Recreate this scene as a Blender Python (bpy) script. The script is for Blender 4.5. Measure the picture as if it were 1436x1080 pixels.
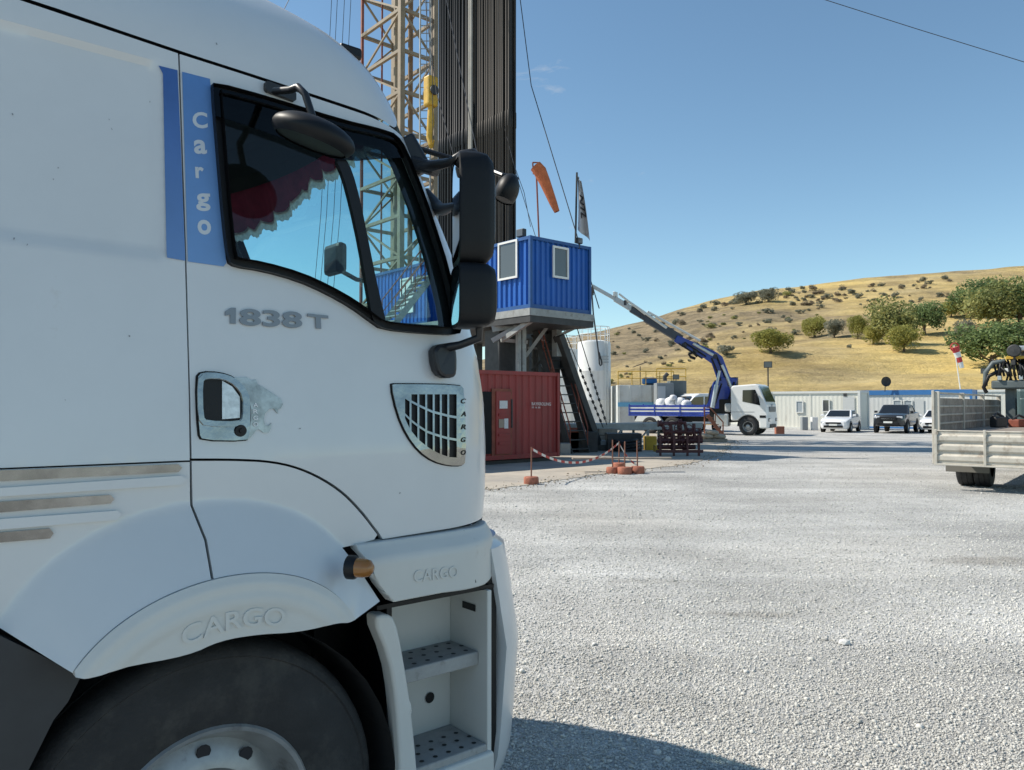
import bpy, bmesh, math, random
import numpy as np
from mathutils import Vector, Matrix, noise as mnoise
from mathutils.geometry import delaunay_2d_cdt
random.seed(7); rng = np.random.default_rng(7)
R = math.radians
S = bpy.context.scene; C = S.collection
for o in list(bpy.data.objects): bpy.data.objects.remove(o)

# ---------------------------------------------------------------- camera, sky, sun, exposure
FPX, CX, CY, CAMH = 1080.0, 718.0, 540.0, 1.75          # measured in photograph pixels
PITCH = math.atan(28/1080)
cam = bpy.data.cameras.new('camera'); cam.sensor_width = 36; cam.lens = FPX/1436*36
cam.clip_start = .05; cam.clip_end = 6000
camo = bpy.data.objects.new('camera', cam); C.objects.link(camo)
camo.location = (0, 0, CAMH); camo.rotation_euler = (R(90)+PITCH, 0, 0)
S.camera = camo
SUN_EL, SUN_AZ = 46.0, 169.0        # azimuth of the sun measured from +X towards +Y, degrees
w = bpy.data.worlds.new('World'); S.world = w; w.use_nodes = True
nt = w.node_tree; bg = nt.nodes['Background']
sk = nt.nodes.new('ShaderNodeTexSky'); sk.sky_type = 'NISHITA'; sk.sun_disc = False
sk.sun_elevation = R(SUN_EL); sk.sun_rotation = R(90-SUN_AZ); sk.altitude = 700; sk.air_density = 1.05; sk.dust_density = .0; sk.ozone_density = .8
tn = nt.nodes.new('ShaderNodeMix'); tn.data_type = 'RGBA'; tn.blend_type = 'MULTIPLY'; tn.inputs[0].default_value = 1; tn.inputs[7].default_value = (.915, 1.06, 1.035, 1)     # white balance of the sky light
nt.links.new(sk.outputs[0], tn.inputs[6]); 
# a few faint wisps of high cloud
wt = nt.nodes.new('ShaderNodeTexCoord'); wm = nt.nodes.new('ShaderNodeMapping'); wm.inputs['Scale'].default_value = (5., 5., 16.); wm.inputs['Location'].default_value = (.35, 0, .2)
wn = nt.nodes.new('ShaderNodeTexNoise'); wn.inputs['Scale'].default_value = 1.6; wn.inputs['Detail'].default_value = 9; wn.inputs['Roughness'].default_value = .62; wn.inputs['Distortion'].default_value = .3
wr = nt.nodes.new('ShaderNodeMapRange'); wr.inputs[1].default_value = .655; wr.inputs[2].default_value = .80; wr.inputs[4].default_value = .6
wx = nt.nodes.new('ShaderNodeMix'); wx.data_type = 'RGBA'; wx.inputs[7].default_value = (4.4, 4.6, 4.8, 1)
nt.links.new(wt.outputs['Generated'], wm.inputs[0]); nt.links.new(wm.outputs[0], wn.inputs[0]); nt.links.new(wn.outputs[0], wr.inputs[0]); nt.links.new(wr.outputs[0], wx.inputs[0]); nt.links.new(tn.outputs[2], wx.inputs[6]); nt.links.new(wx.outputs[2], bg.inputs[0]); bg.inputs[1].default_value = .101
sl = bpy.data.lights.new('sun', 'SUN'); sl.energy = 4.2; sl.angle = R(.53); sl.color = (1, .935, .83)
so = bpy.data.objects.new('sun', sl); C.objects.link(so)
sd = Vector((math.cos(R(SUN_EL))*math.cos(R(SUN_AZ)), math.cos(R(SUN_EL))*math.sin(R(SUN_AZ)), math.sin(R(SUN_EL))))
so.rotation_euler = sd.to_track_quat('Z', 'Y').to_euler(); so.location = (-40, 0, 60)
S.view_settings.view_transform = 'Standard'; S.view_settings.look = 'None'
S.view_settings.exposure = .52; S.view_settings.gamma = 1
S.render.engine = 'CYCLES'
S.cycles.max_bounces = 8; S.cycles.transparent_max_bounces = 24

# ---------------------------------------------------------------- pixel -> direction helpers
def ray(x, y):
    a, b, c_ = (x-CX)/FPX, 1.0, -(y-CY)/FPX
    c, s = math.cos(PITCH), math.sin(PITCH)
    return Vector((a, c*b-s*c_, s*b+c*c_))
CAM = Vector((0, 0, CAMH))
def px(x, y, Y):                      # point seen at pixel x,y standing Y metres ahead
    d = ray(x, y); return CAM+d*(Y/d.y)
def gnd(x, y, z=0):
    d = ray(x, y); return CAM+d*((z-CAMH)/d.z)
def onplane(x, y, P, N):
    d = ray(x, y); t = (Vector(P)-CAM).dot(N)/d.dot(N); return CAM+d*t

# ---------------------------------------------------------------- materials
MATS = {}
def mat(name, col, rough=.5, metal=0., var=.0, vscale=4., bump=0., bscale=60., coat=0., dirt=None, dscale=3., dlo=.55, dhi=.75, spec=.5, streak=1.):
    if name in MATS: return MATS[name]
    m = bpy.data.materials.new(name); m.use_nodes = True; t = m.node_tree; N = t.nodes; L = t.links
    b = N['Principled BSDF']; b.inputs['Roughness'].default_value = rough; b.inputs['Metallic'].default_value = metal
    b.inputs['Base Color'].default_value = (*col, 1); b.inputs['Coat Weight'].default_value = coat; b.inputs['Coat Roughness'].default_value = .08
    b.inputs['Specular IOR Level'].default_value = spec
    tc = N.new('ShaderNodeTexCoord'); mp = N.new('ShaderNodeMapping'); L.new(tc.outputs['Object'], mp.inputs[0]); mp.inputs['Scale'].default_value = (1, 1, 1/streak)
    src = None
    if var:
        n = N.new('ShaderNodeTexNoise'); n.inputs['Scale'].default_value = vscale; n.inputs['Detail'].default_value = 6; n.inputs['Roughness'].default_value = .65; L.new(mp.outputs[0], n.inputs[0])
        r = N.new('ShaderNodeMapRange'); r.inputs[1].default_value = .3; r.inputs[2].default_value = .7; r.inputs[3].default_value = 1-var; r.inputs[4].default_value = 1+var; L.new(n.outputs[0], r.inputs[0])
        x = N.new('ShaderNodeMix'); x.data_type = 'RGBA'; x.blend_type = 'MULTIPLY'; x.inputs[0].default_value = 1; x.inputs[6].default_value = (*col, 1); L.new(r.outputs[0], x.inputs[7]); src = x.outputs[2]
    if dirt:
        n = N.new('ShaderNodeTexNoise'); n.inputs['Scale'].default_value = dscale; n.inputs['Detail'].default_value = 8; n.inputs['Roughness'].default_value = .7; L.new(mp.outputs[0], n.inputs[0])
        r = N.new('ShaderNodeMapRange'); r.inputs[1].default_value = dlo; r.inputs[2].default_value = dhi; L.new(n.outputs[0], r.inputs[0])
        x = N.new('ShaderNodeMix'); x.data_type = 'RGBA'; L.new(r.outputs[0], x.inputs[0]); x.inputs[7].default_value = (*dirt, 1)
        if src: L.new(src, x.inputs[6])
        else: x.inputs[6].default_value = (*col, 1)
        src = x.outputs[2]
    if src: L.new(src, b.inputs['Base Color'])
    if bump:
        n = N.new('ShaderNodeTexNoise'); n.inputs['Scale'].default_value = bscale; n.inputs['Detail'].default_value = 4; L.new(mp.outputs[0], n.inputs[0])
        bp = N.new('ShaderNodeBump'); bp.inputs['Strength'].default_value = bump; bp.inputs['Distance'].default_value = .02; L.new(n.outputs[0], bp.inputs['Height']); L.new(bp.outputs[0], b.inputs['Normal'])
    MATS[name] = m; return m
def glassmat(name, tint, refl=1.):
    m = bpy.data.materials.new(name); m.use_nodes = True; t = m.node_tree; N = t.nodes; L = t.links
    N.remove(N['Principled BSDF']); out = N['Material Output']
    tr = N.new('ShaderNodeBsdfTransparent'); tr.inputs[0].default_value = (*tint, 1)
    gl = N.new('ShaderNodeBsdfGlossy'); gl.inputs['Roughness'].default_value = .01; gl.inputs[0].default_value = (refl, refl, refl, 1)
    fr = N.new('ShaderNodeFresnel'); fr.inputs[0].default_value = 1.5
    ge = N.new('ShaderNodeNewGeometry'); mr = N.new('ShaderNodeMapRange'); mr.inputs[3].default_value = 1.5; mr.inputs[4].default_value = 1/1.5; L.new(ge.outputs['Backfacing'], mr.inputs[0]); L.new(mr.outputs[0], fr.inputs[0])
    mx = N.new('ShaderNodeMixShader'); L.new(fr.outputs[0], mx.inputs[0]); L.new(tr.outputs[0], mx.inputs[1]); L.new(gl.outputs[0], mx.inputs[2]); L.new(mx.outputs[0], out.inputs[0])
    MATS[name] = m; return m

# ---------------------------------------------------------------- mesh builder
def frame(d):
    d = d.normalized(); a = Vector((0, 0, 1)) if abs(d.z) < .95 else Vector((1, 0, 0))
    u = d.cross(a).normalized(); v = u.cross(d).normalized(); return u, v
class MB:
    def __init__(s): s.V = []; s.F = []; s.M = []
    def add(s, v, f, m=0):
        n = len(s.V); s.V += [tuple(p) for p in v]; s.F += [tuple(i+n for i in q) for q in f]; s.M += [m]*len(f); return s
    def box(s, c, d, rz=0, m=0):
        c = Vector(c); x, y, z = d[0]/2, d[1]/2, d[2]/2; r = Matrix.Rotation(rz, 3, 'Z')
        v = [c+r@Vector((a*x, b*y, e*z)) for e in (-1, 1) for a, b in ((-1, -1), (1, -1), (1, 1), (-1, 1))]
        return s.add(v, [(3, 2, 1, 0), (4, 5, 6, 7), (0, 1, 5, 4), (1, 2, 6, 5), (2, 3, 7, 6), (3, 0, 4, 7)], m)
    def box2(s, lo, hi, m=0):
        lo, hi = Vector(lo), Vector(hi); return s.box((lo+hi)/2, hi-lo, 0, m)
    def beam(s, p, q, w, h=None, m=0):
        p, q = Vector(p), Vector(q); h = h or w; u, v = frame(q-p)
        c = [(-w/2, -h/2), (w/2, -h/2), (w/2, h/2), (-w/2, h/2)]
        vs = [e+u*a+v*b for e in (p, q) for a, b in c]
        return s.add(vs, [(3, 2, 1, 0), (4, 5, 6, 7), (0, 1, 5, 4), (1, 2, 6, 5), (2, 3, 7, 6), (3, 0, 4, 7)], m)
    def tube(s, pts, r, n=8, m=0, caps=True):
        pts = [Vector(p) for p in pts]; k = len(pts); rs = r if isinstance(r, (list, tuple)) else [r]*k
        vs = []; u0 = None
        for i, p in enumerate(pts):
            d = (pts[min(i+1, k-1)]-pts[max(i-1, 0)])
            if d.length < 1e-9: d = Vector((0, 0, 1))
            if u0 is None: u, v = frame(d)
            else:
                d.normalize(); u = (u0-d*u0.dot(d)).normalized(); v = u.cross(d).normalized()
            u0 = u
            vs += [p+(u*math.cos(2*math.pi*j/n)+v*math.sin(2*math.pi*j/n))*rs[i] for j in range(n)]
        f = [(i*n+j, i*n+(j+1) % n, (i+1)*n+(j+1) % n, (i+1)*n+j) for i in range(k-1) for j in range(n)]
        if caps: f += [tuple(range(n))[::-1], tuple((k-1)*n+j for j in range(n))]
        return s.add(vs, f, m)
    def lathe(s, prof, c=(0, 0, 0), axis='y', n=32, m=0, closed=False):   # prof: (radius, offset along axis)
        c = Vector(c); vs = []
        for r, o in prof:
            for j in range(n):
                a = 2*math.pi*j/n; p, q = r*math.cos(a), r*math.sin(a)
                vs.append(c+Vector({'y': (p, o, q), 'z': (p, q, o), 'x': (o, p, q)}[axis]))
        k = len(prof); f = [(i*n+j, i*n+(j+1) % n, (i+1)*n+(j+1) % n, (i+1)*n+j) for i in range(k-1) for j in range(n)]
        return s.add(vs, f, m)
    def grid(s, P, m=0, loop=False):       # P: rows of points
        a, b = len(P), len(P[0]); vs = [p for r in P for p in r]
        f = [(i*b+j, i*b+(j+1) % b, (i+1)*b+(j+1) % b, (i+1)*b+j) for i in range(a-1) for j in range(b if loop else b-1)]
        return s.add(vs, f, m)
    def prism(s, poly, fn, t0, t1, m=0):   # poly 2d outline, fn(a,b,t)->3d
        n = len(poly); vs = [fn(a, b, t0) for a, b in poly]+[fn(a, b, t1) for a, b in poly]
        f = [tuple(range(n))[::-1], tuple(range(n, 2*n))]+[(i, (i+1) % n, n+(i+1) % n, n+i) for i in range(n)]
        return s.add(vs, f, m)
    def build(s, name, mats, parent=None, smooth=None, bevel=0, bseg=2, fix=True, loc=None):
        me = bpy.data.meshes.new(name); me.from_pydata(s.V, [], s.F)
        mats = mats if isinstance(mats, (list, tuple)) else [mats]
        for x in mats: me.materials.append(x)
        if len(mats) > 1: me.polygons.foreach_set('material_index', s.M)
        if fix:
            bm = bmesh.new(); bm.from_mesh(me); bmesh.ops.recalc_face_normals(bm, faces=bm.faces); bm.to_mesh(me); bm.free()
        if smooth:
            me.polygons.foreach_set('use_smooth', [True]*len(me.polygons)); me.set_sharp_from_angle(angle=R(smooth))
        me.update(); return link(name, me, parent, bevel, bseg, loc)
def link(name, me, parent=None, bevel=0, bseg=2, loc=None):
    o = bpy.data.objects.new(name, me); C.objects.link(o); o.parent = parent
    if loc is not None: o.location = loc
    if bevel:
        b = o.modifiers.new('bevel', 'BEVEL'); b.width = bevel; b.segments = bseg; b.limit_method = 'ANGLE'; b.angle_limit = R(40)
    return o
def tag(o, label, cat, group=None, kind=None):
    if label: o['label'] = label
    if cat: o['category'] = cat
    if group: o['group'] = group
    if kind: o['kind'] = kind
    return o
XF = {}
def thing(name, label, cat, loc=(0, 0, 0), rz=0, group=None):
    o = bpy.data.objects.new(name, None); C.objects.link(o); o.location = loc; o.rotation_euler = (0, 0, rz); o.empty_display_size = .2
    tag(o, label, cat, group); XF[o.name] = Matrix.Translation(Vector(loc))@Matrix.Rotation(rz, 4, 'Z'); return o
def loc_of(t):                         # world -> thing's own frame
    im = XF[t.name].inverted(); return lambda p: im@Vector(p)
def dup(o, parent=None):
    c = o.copy(); C.objects.link(c); c.parent = parent
    for ch in list(o.children): dup(ch, c)
    return c

# ---------------------------------------------------------------- 2d helpers
def inpoly(x, y, P):
    c = False; j = len(P)-1
    for i in range(len(P)):
        if (P[i][1] > y) != (P[j][1] > y) and x < (P[j][0]-P[i][0])*(y-P[i][1])/(P[j][1]-P[i][1])+P[i][0]: c = not c
        j = i
    return c
def resample(P, step, closed=True):
    out = []; n = len(P)
    for i in range(n if closed else n-1):
        a, b = P[i], P[(i+1) % n]; l = math.hypot(b[0]-a[0], b[1]-a[1]); k = max(1, int(math.ceil(l/step)))
        out += [(a[0]+(b[0]-a[0])*q/k, a[1]+(b[1]-a[1])*q/k) for q in range(k)]
    if not closed: out.append(P[-1])
    return out
def chaikin(P, it=2, closed=True):
    for _ in range(it):
        Q = []; n = len(P)
        for i in range(n if closed else n-1):
            a, b = P[i], P[(i+1) % n]
            Q += [(a[0]*.75+b[0]*.25, a[1]*.75+b[1]*.25), (a[0]*.25+b[0]*.75, a[1]*.25+b[1]*.75)]
        P = Q if closed else [P[0]]+Q+[P[-1]]
    return P
def rrect(x0, z0, x1, z1, r, n=5):
    out = []
    for cx_, cz_, a0 in ((x1-r, z1-r, 0), (x0+r, z1-r, 90), (x0+r, z0+r, 180), (x1-r, z0+r, 270)):
        out += [(cx_+r*math.cos(R(a0+90*i/n)), cz_+r*math.sin(R(a0+90*i/n))) for i in range(n+1)]
    return out
def inset(P, d):                        # move an outline inwards
    A = sum(P[i][0]*P[(i+1) % len(P)][1]-P[(i+1) % len(P)][0]*P[i][1] for i in range(len(P)))
    s = 1 if A > 0 else -1; out = []; n = len(P)
    for i in range(n):
        a, b, c = P[i-1], P[i], P[(i+1) % n]
        n1 = Vector((-(b[1]-a[1]), b[0]-a[0])); n2 = Vector((-(c[1]-b[1]), c[0]-b[0]))
        if n1.length < 1e-9 or n2.length < 1e-9: out.append(b); continue
        n1.normalize(); n2.normalize(); m = n1+n2
        if m.length < 1e-6: out.append(b); continue
        m.normalize(); k = d/max(.5, m.dot(n1)); out.append((b[0]+m.x*k*s, b[1]+m.y*k*s))
    return out
def panel(outline, holes, fn, step, thick=.02, rim=True):
    """sheet over a 2d outline with holes; fn(a,b)->3d outer surface, fn(a,b,t) with t into the body"""
    vs = []; es = []
    loops = [resample(outline, step)]+[resample(h, step) for h in holes]
    for lp in loops:
        k = len(vs); vs += lp; n = len(lp); es += [(k+i, k+(i+1) % n) for i in range(n)]
    nb = len(vs); B = np.array(vs)
    xs = [p[0] for p in outline]; ys = [p[1] for p in outline]
    y = min(ys)+step*.5; row = 0
    while y < max(ys):
        x = min(xs)+step*(.5 if row % 2 else 0)
        while x < max(xs):
            if inpoly(x, y, outline) and not any(inpoly(x, y, h) for h in holes) and np.min((B[:, 0]-x)**2+(B[:, 1]-y)**2) > (.6*step)**2: vs.append((x, y))
            x += step
        y += step*.87; row += 1
    r = delaunay_2d_cdt([Vector(p) for p in vs], es, [], 0, 1e-7, True)
    V2, F2, orig = r[0], r[2], r[3]
    F = []
    for f in F2:
        a = sum(V2[i].x for i in f)/3; b = sum(V2[i].y for i in f)/3
        if inpoly(a, b, outline) and not any(inpoly(a, b, h) for h in holes): F.append(tuple(f))
    mb = MB(); mb.add([fn(v.x, v.y, 0) for v in V2], F)
    if rim:
        for lp in loops:
            n = len(lp); mb.add([fn(a, b, 0) for a, b in lp]+[fn(a, b, thick) for a, b in lp], [(i, (i+1) % n, n+(i+1) % n, n+i) for i in range(n)])
    return mb
def weld(o, d=1e-5):
    bm = bmesh.new(); bm.from_mesh(o.data); bmesh.ops.remove_doubles(bm, verts=bm.verts, dist=d); bmesh.ops.recalc_face_normals(bm, faces=bm.faces); bm.to_mesh(o.data); bm.free(); return o
def smooth(o, ang=35):
    o.data.polygons.foreach_set('use_smooth', [True]*len(o.data.polygons)); o.data.set_sharp_from_angle(angle=R(ang)); return o
def text2d(body, bold=0., ext=.0, shear=0.):
    """mesh of a word, fitted into a unit box: returns verts (x 0..1, y 0..1, depth) and faces"""
    cu = bpy.data.curves.new('t', 'FONT'); cu.body = body; cu.size = 1; cu.offset = bold; cu.extrude = ext; cu.shear = shear; cu.resolution_u = 4
    o = bpy.data.objects.new('t', cu); C.objects.link(o); bpy.context.view_layer.update()
    me = bpy.data.meshes.new_from_object(o.evaluated_get(bpy.context.evaluated_depsgraph_get()))
    v = [tuple(q.co) for q in me.vertices]; f = [tuple(p.vertices) for p in me.polygons]
    bpy.data.objects.remove(o); bpy.data.curves.remove(cu); bpy.data.meshes.remove(me)
    x0 = min(p[0] for p in v); x1 = max(p[0] for p in v); y0 = min(p[1] for p in v); y1 = max(p[1] for p in v)
    return [((p[0]-x0)/(x1-x0), (p[1]-y0)/(y1-y0), p[2]) for p in v], f
# ================================================================ near lorry cab
TH = R(50); TO = Vector((-.767, 2.25, 0))
HX = Vector((math.sin(TH), math.cos(TH), 0)); LY = Vector((-math.cos(TH), math.sin(TH), 0))
TW = 2.44                                   # body width
def t_plane(x, y, yy):                      # pixel -> (x,z) on the vertical plane yy metres into the cab
    d = ray(x, y); P = TO+LY*yy; t = (P-CAM).dot(LY)/d.dot(LY); p = CAM+d*t; return (p-P).dot(HX), p.z
def interp(t, X, Y): return float(np.interp(t, X, Y))
def tum(z):
    v = max(0, z-1.6)*.1
    if z > 2.75: v += .12*((z-2.75)/.33)**2
    return v
CR = .35
_sil = []
for q in [(676, 737), (680, 690), (681, 620), (678, 560), (669, 500), (660, 466), (640, 375), (618, 318), (598, 268), (580, 225), (565, 190), (548, 150), (522, 108), (480, 72), (430, 45), (395, 27), (340, 0)]:
    zz = 2.
    for _ in range(30): xx, zz = t_plane(*q, tum(zz)+.384*CR)
    _sil.append((zz, xx))
_sil.sort(); SZ = [a for a, b in _sil]; SX = [b for a, b in _sil]
def xs_of(z): return interp(z, SZ, SX)-.788*CR
def ysurf(x, z):
    d = (x-xs_of(z))/CR
    if d <= 0: return tum(z)
    d = min(d, .985); return tum(z)+CR*(1-math.sqrt(1-d*d))
def xphi(phi, z): return xs_of(z)+CR*math.sin(R(phi))
def U(x, y, off=0.):                        # pixel -> (x,z) on the cab skin (off = proud of it)
    yy = 0; X = Z = 0
    for _ in range(60):
        X, Z = t_plane(x, y, yy); yy = .6*yy+.4*(ysurf(X, Z)-off)
    return X, Z
def UU(P, off=0.): return [U(a, b, off) for a, b in P]
# wheel-arch flare measured round the arch centre
AC = (-.1, .52)
def pol(P, yy):
    out = []
    for q in P:
        x, z = t_plane(*q, yy); out.append((math.degrees(math.atan2(z-AC[1], x-AC[0])), math.hypot(x-AC[0], z-AC[1])))
    return sorted(out)
FL = .11
_o = pol([(0, 867), (43, 820), (85, 777.6), (170, 731), (256, 710), (307, 705), (400, 711.6), (415, 721), (450, 742), (475, 763)], 0)
_i = pol([(104, 939.5), (140.6, 897), (192, 858.6), (256, 824.5), (298, 813), (362, 803), (415, 807), (450, 821), (485.6, 848), (498, 869)], -FL)
_po = np.polyfit([p[0] for p in _o], [p[1] for p in _o], 4); _pi = np.polyfit([p[0] for p in _i], [p[1] for p in _i], 4)
def sm(t): t = min(1, max(0, t)); return t*t*(3-2*t)
def arch(x, z):
    a = math.degrees(math.atan2(z-AC[1], x-AC[0])); r = math.hypot(x-AC[0], z-AC[1])
    return r, float(np.polyval(_po, min(max(a, _o[0][0]), _o[-1][0]))), float(np.polyval(_pi, min(max(a, _i[0][0]), _i[-1][0])))
def iarc(q0, q1, n, d=0.):      # smooth arc along the wheel-arch lip between two pixels
    an = [math.atan2(z-AC[1], x-AC[0]) for x, z in (t_plane(*q0, -FL), t_plane(*q1, -FL))]; out = []
    for a in np.linspace(an[0], an[1], n):
        r = float(np.polyval(_pi, min(max(math.degrees(a), _i[0][0]), _i[-1][0])))-d; out.append((AC[0]+r*math.cos(a), AC[1]+r*math.sin(a)))
    return out
def yflare(x, z):
    r, ro, ri = arch(x, z); t = (ro-r)/max(.05, ro-ri)
    return ysurf(x, z)-FL*min(1, max(0, t))

PAINT = mat('white_truck_paint', (.62, .635, .64), .28, coat=.5, var=.03, vscale=2.5, dirt=(.5, .48, .44), dscale=5, dlo=.66, dhi=.86)
PLASW = mat('white_plastic', (.60, .60, .57), .45, var=.03, vscale=5, dirt=(.42, .38, .33), dscale=7, dlo=.62, dhi=.85)
BLACKP = mat('black_plastic', (.008, .008, .009), .45, bump=.12, bscale=300, spec=.35)
RUBBER = mat('black_rubber', (.02, .02, .02), .7, var=.2, vscale=20)
DARK = mat('dark_interior', (.02, .02, .024), .8)
CHROME = mat('polished_steel', (.31, .305, .295), .18, 1., var=.25, vscale=7, bump=.05, bscale=25)
STRIP = mat('dark_polished_strip', (.27, .27, .268), .2, 1., var=.5, vscale=4, bump=.04, bscale=20)
STEELG = mat('grey_lettering', (.23, .25, .27), .4, .3)
STICK = mat('blue_sticker', (.075, .19, .45), .35, var=.2, vscale=3); STICKD = mat('blue_sticker_deep', (.045, .12, .35), .35, var=.2, vscale=3)
def fade(m, lo, hi):          # printed film: paler towards its lower end
    N_ = m.node_tree.nodes; L_ = m.node_tree.links; b_ = N_['Principled BSDF']; src = b_.inputs['Base Color'].links[0].from_socket; t_ = N_.new('ShaderNodeTexCoord'); sp = N_.new('ShaderNodeSeparateXYZ'); L_.new(t_.outputs['Object'], sp.inputs[0])
    r_ = N_.new('ShaderNodeMapRange'); r_.inputs[1].default_value = 2.7; r_.inputs[2].default_value = 2.1; r_.inputs[3].default_value = lo; r_.inputs[4].default_value = hi; L_.new(sp.outputs[2], r_.inputs[0]); x = N_.new('ShaderNodeMix'); x.data_type = 'RGBA'; L_.new(r_.outputs[0], x.inputs[0]); L_.new(src, x.inputs[6]); x.inputs[7].default_value = (.24, .42, .68, 1); L_.new(x.outputs[2], b_.inputs['Base Color'])
fade(STICK, .1, .5); fade(STICKD, .0, .45)
SILVERT = mat('silver_letter_film', (.62, .63, .64), .35, .2)
TYRE = mat('tyre_rubber', (.022, .022, .023), .75, var=.25, vscale=9, bump=.2, bscale=120, dirt=(.09, .085, .075), dscale=6, dlo=.5, dhi=.9)
RIM = mat('wheel_steel', (.36, .37, .37), .45, .6, var=.15, vscale=12, dirt=(.12, .1, .08), dscale=9, dlo=.55, dhi=.8)
GLASS = glassmat('cab_glass', (.66, .86, .88), .8)
MIRROR = mat('mirror_glass', (.75, .8, .82), .03, 1.)
AMBER = mat('amber_lens', (.30, .12, .02), .25, coat=.5)
CURT = mat('red_velvet', (.20, .02, .035), .9, var=.3, vscale=14)
LACE = mat('lace_trim', (.75, .71, .62), .9, var=.3, vscale=60)

for m_, k_ in ((CURT, .35), (LACE, .6)):      # cloth lets daylight through
    N_ = m_.node_tree.nodes; L_ = m_.node_tree.links; tr_ = N_.new('ShaderNodeBsdfTranslucent'); L_.new(N_['Principled BSDF'].inputs['Base Color'].links[0].from_socket, tr_.inputs[0]); mx_ = N_.new('ShaderNodeMixShader'); mx_.inputs[0].default_value = k_; L_.new(N_['Principled BSDF'].outputs[0], mx_.inputs[1]); L_.new(tr_.outputs[0], mx_.inputs[2]); L_.new(mx_.outputs[0], N_['Material Output'].inputs[0])
trk = thing('tractor_truck', 'large white tractor unit with blue side stickers and black mirrors on the gravel', 'truck', TO, math.pi/2-TH)
def skin(x, z, t=0): return (x, ysurf(x, z)+t, z)
def skinf(x, z, t=0): return (x, yflare(x, z)+t, z)
def mir(f): return lambda x, z, t=0: (f(x, z, t)[0], TW-f(x, z, t)[1], z)
def off(f, d): return lambda x, z, t=0: (f(x, z, t)[0], f(x, z, t)[1]-d, z)

win = chaikin(UU([(295, 117), (373, 138), (474, 169.5), (529, 183), (552, 191), (566, 212), (591, 274), (614.5, 344.5), (634, 414.5), (642, 462), (639, 471), (591, 469), (533, 463), (517, 452), (490, 432), (455, 412.5), (416, 395), (365.5, 381), (327, 375.5), (316, 368), (309, 313), (301, 216), (293.6, 126)]), 1)
zt = U(556, 186)[1]
top = UU([(252, 76), (340, 104), (440, 137), (500, 157), (540, 174)])
zr = np.linspace(zt, 1.325, 16)
right = [(xphi(60 if z > 1.4 else 58, z), float(z)) for z in zr]
botp = UU([(537, 756)]+chaikin([(530, 745), (505, 712), (475, 683), (430, 658), (385, 646), (330, 643), (269, 643)], 2, False))
seam = UU([(267, 560), (262, 380), (256, 200)])
door_o = top+right+[(x, z) for x, z in botp]+seam
door_in = inset(win, .028)
def trimhole(h, d): return inset(h, d)
for far in (False, True):
    f = mir(skin) if far else skin
    d = smooth(panel(door_o, [win], f, .035, .028).build('door', PAINT, trk), 40)
    # black rubber frame, glass, inside trim
    fr = panel(inset(win, .0015), [door_in], (lambda x, z, t=0, f=f, s=(1 if far else -1): (f(x, z, 0)[0], f(x, z, 0)[1]-s*(.004-t), z)), .03, .03).build('window_frame', BLACKP, d)
    g = panel(inset(win, .024), [], (lambda x, z, t=0, f=f, s=(1 if far else -1): (x, f(x, z, 0)[1]-s*(.008+t), z)), .04, 0, rim=False); smooth(g.build('window_glass', GLASS, d), 60)
    s = -1 if far else 1
    ti = panel(inset(door_o, .02), [inset(win, .04)], (lambda x, z, t=0, f=f, s=s: (x, f(x, z, 0)[1]+s*(.045+t), z)), .05, .03); ti.build('inner_trim', DARK, d)
SMOKE = glassmat('smoked_acrylic', (.10, .11, .12), .5)
dv = UU(chaikin([(470, 222), (484, 221), (494, 240), (505, 280), (517, 340), (529, 400), (544, 462), (524, 458), (516, 410), (505, 345), (493, 290), (482, 248)], 1), .005)
panel(dv, [], off(skin, .006), .02, .02).build('window_divider', BLACKP, trk, bevel=.003)
df = UU([(298, 122), (373, 141), (474, 172), (529, 186), (551, 194), (563, 212), (566, 222), (500, 226), (470, 224), (440, 212), (400, 196), (350, 178), (302, 163)], .01)
panel(df, [], off(skin, .014), .03, .003).build('wind_deflector', SMOKE, trk)
# ---- sleeper side panel with a stamped field
rs = [(-1.35, 1.603), (-1.35, U(30, 0)[1]+.02)]+UU([(30, 1), (140, 38), (249.5, 75), (254, 200), (259.7, 380), (264.8, 560), (266, 645.5)], 0)+[(U(0, 656.5)[0], U(0, 656.5)[1])]
st = UU([(0, 40), (20, 38), (215, 88), (224, 100), (231, 352), (224, 359), (0, 325)]); st = [(-1.15, st[0][1]+.012), *st[1:6], (-1.15, st[-1][1]+.01)]
stA = np.array(resample(st, .01))
def skin_st(x, z, t=0):
    dd = float(np.sqrt(np.min((stA[:, 0]-x)**2+(stA[:, 1]-z)**2))); ins = inpoly(x, z, st)
    return (x, ysurf(x, z)+t+.012*sm(.5+(dd if ins else -dd)/.022), z)
for far in (False, True):
    o = panel(rs, [], mir(skin_st) if far else skin_st, .022 if not far else .08, .03).build('sleeper_panel', PAINT, trk); smooth(o, 30)
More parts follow.
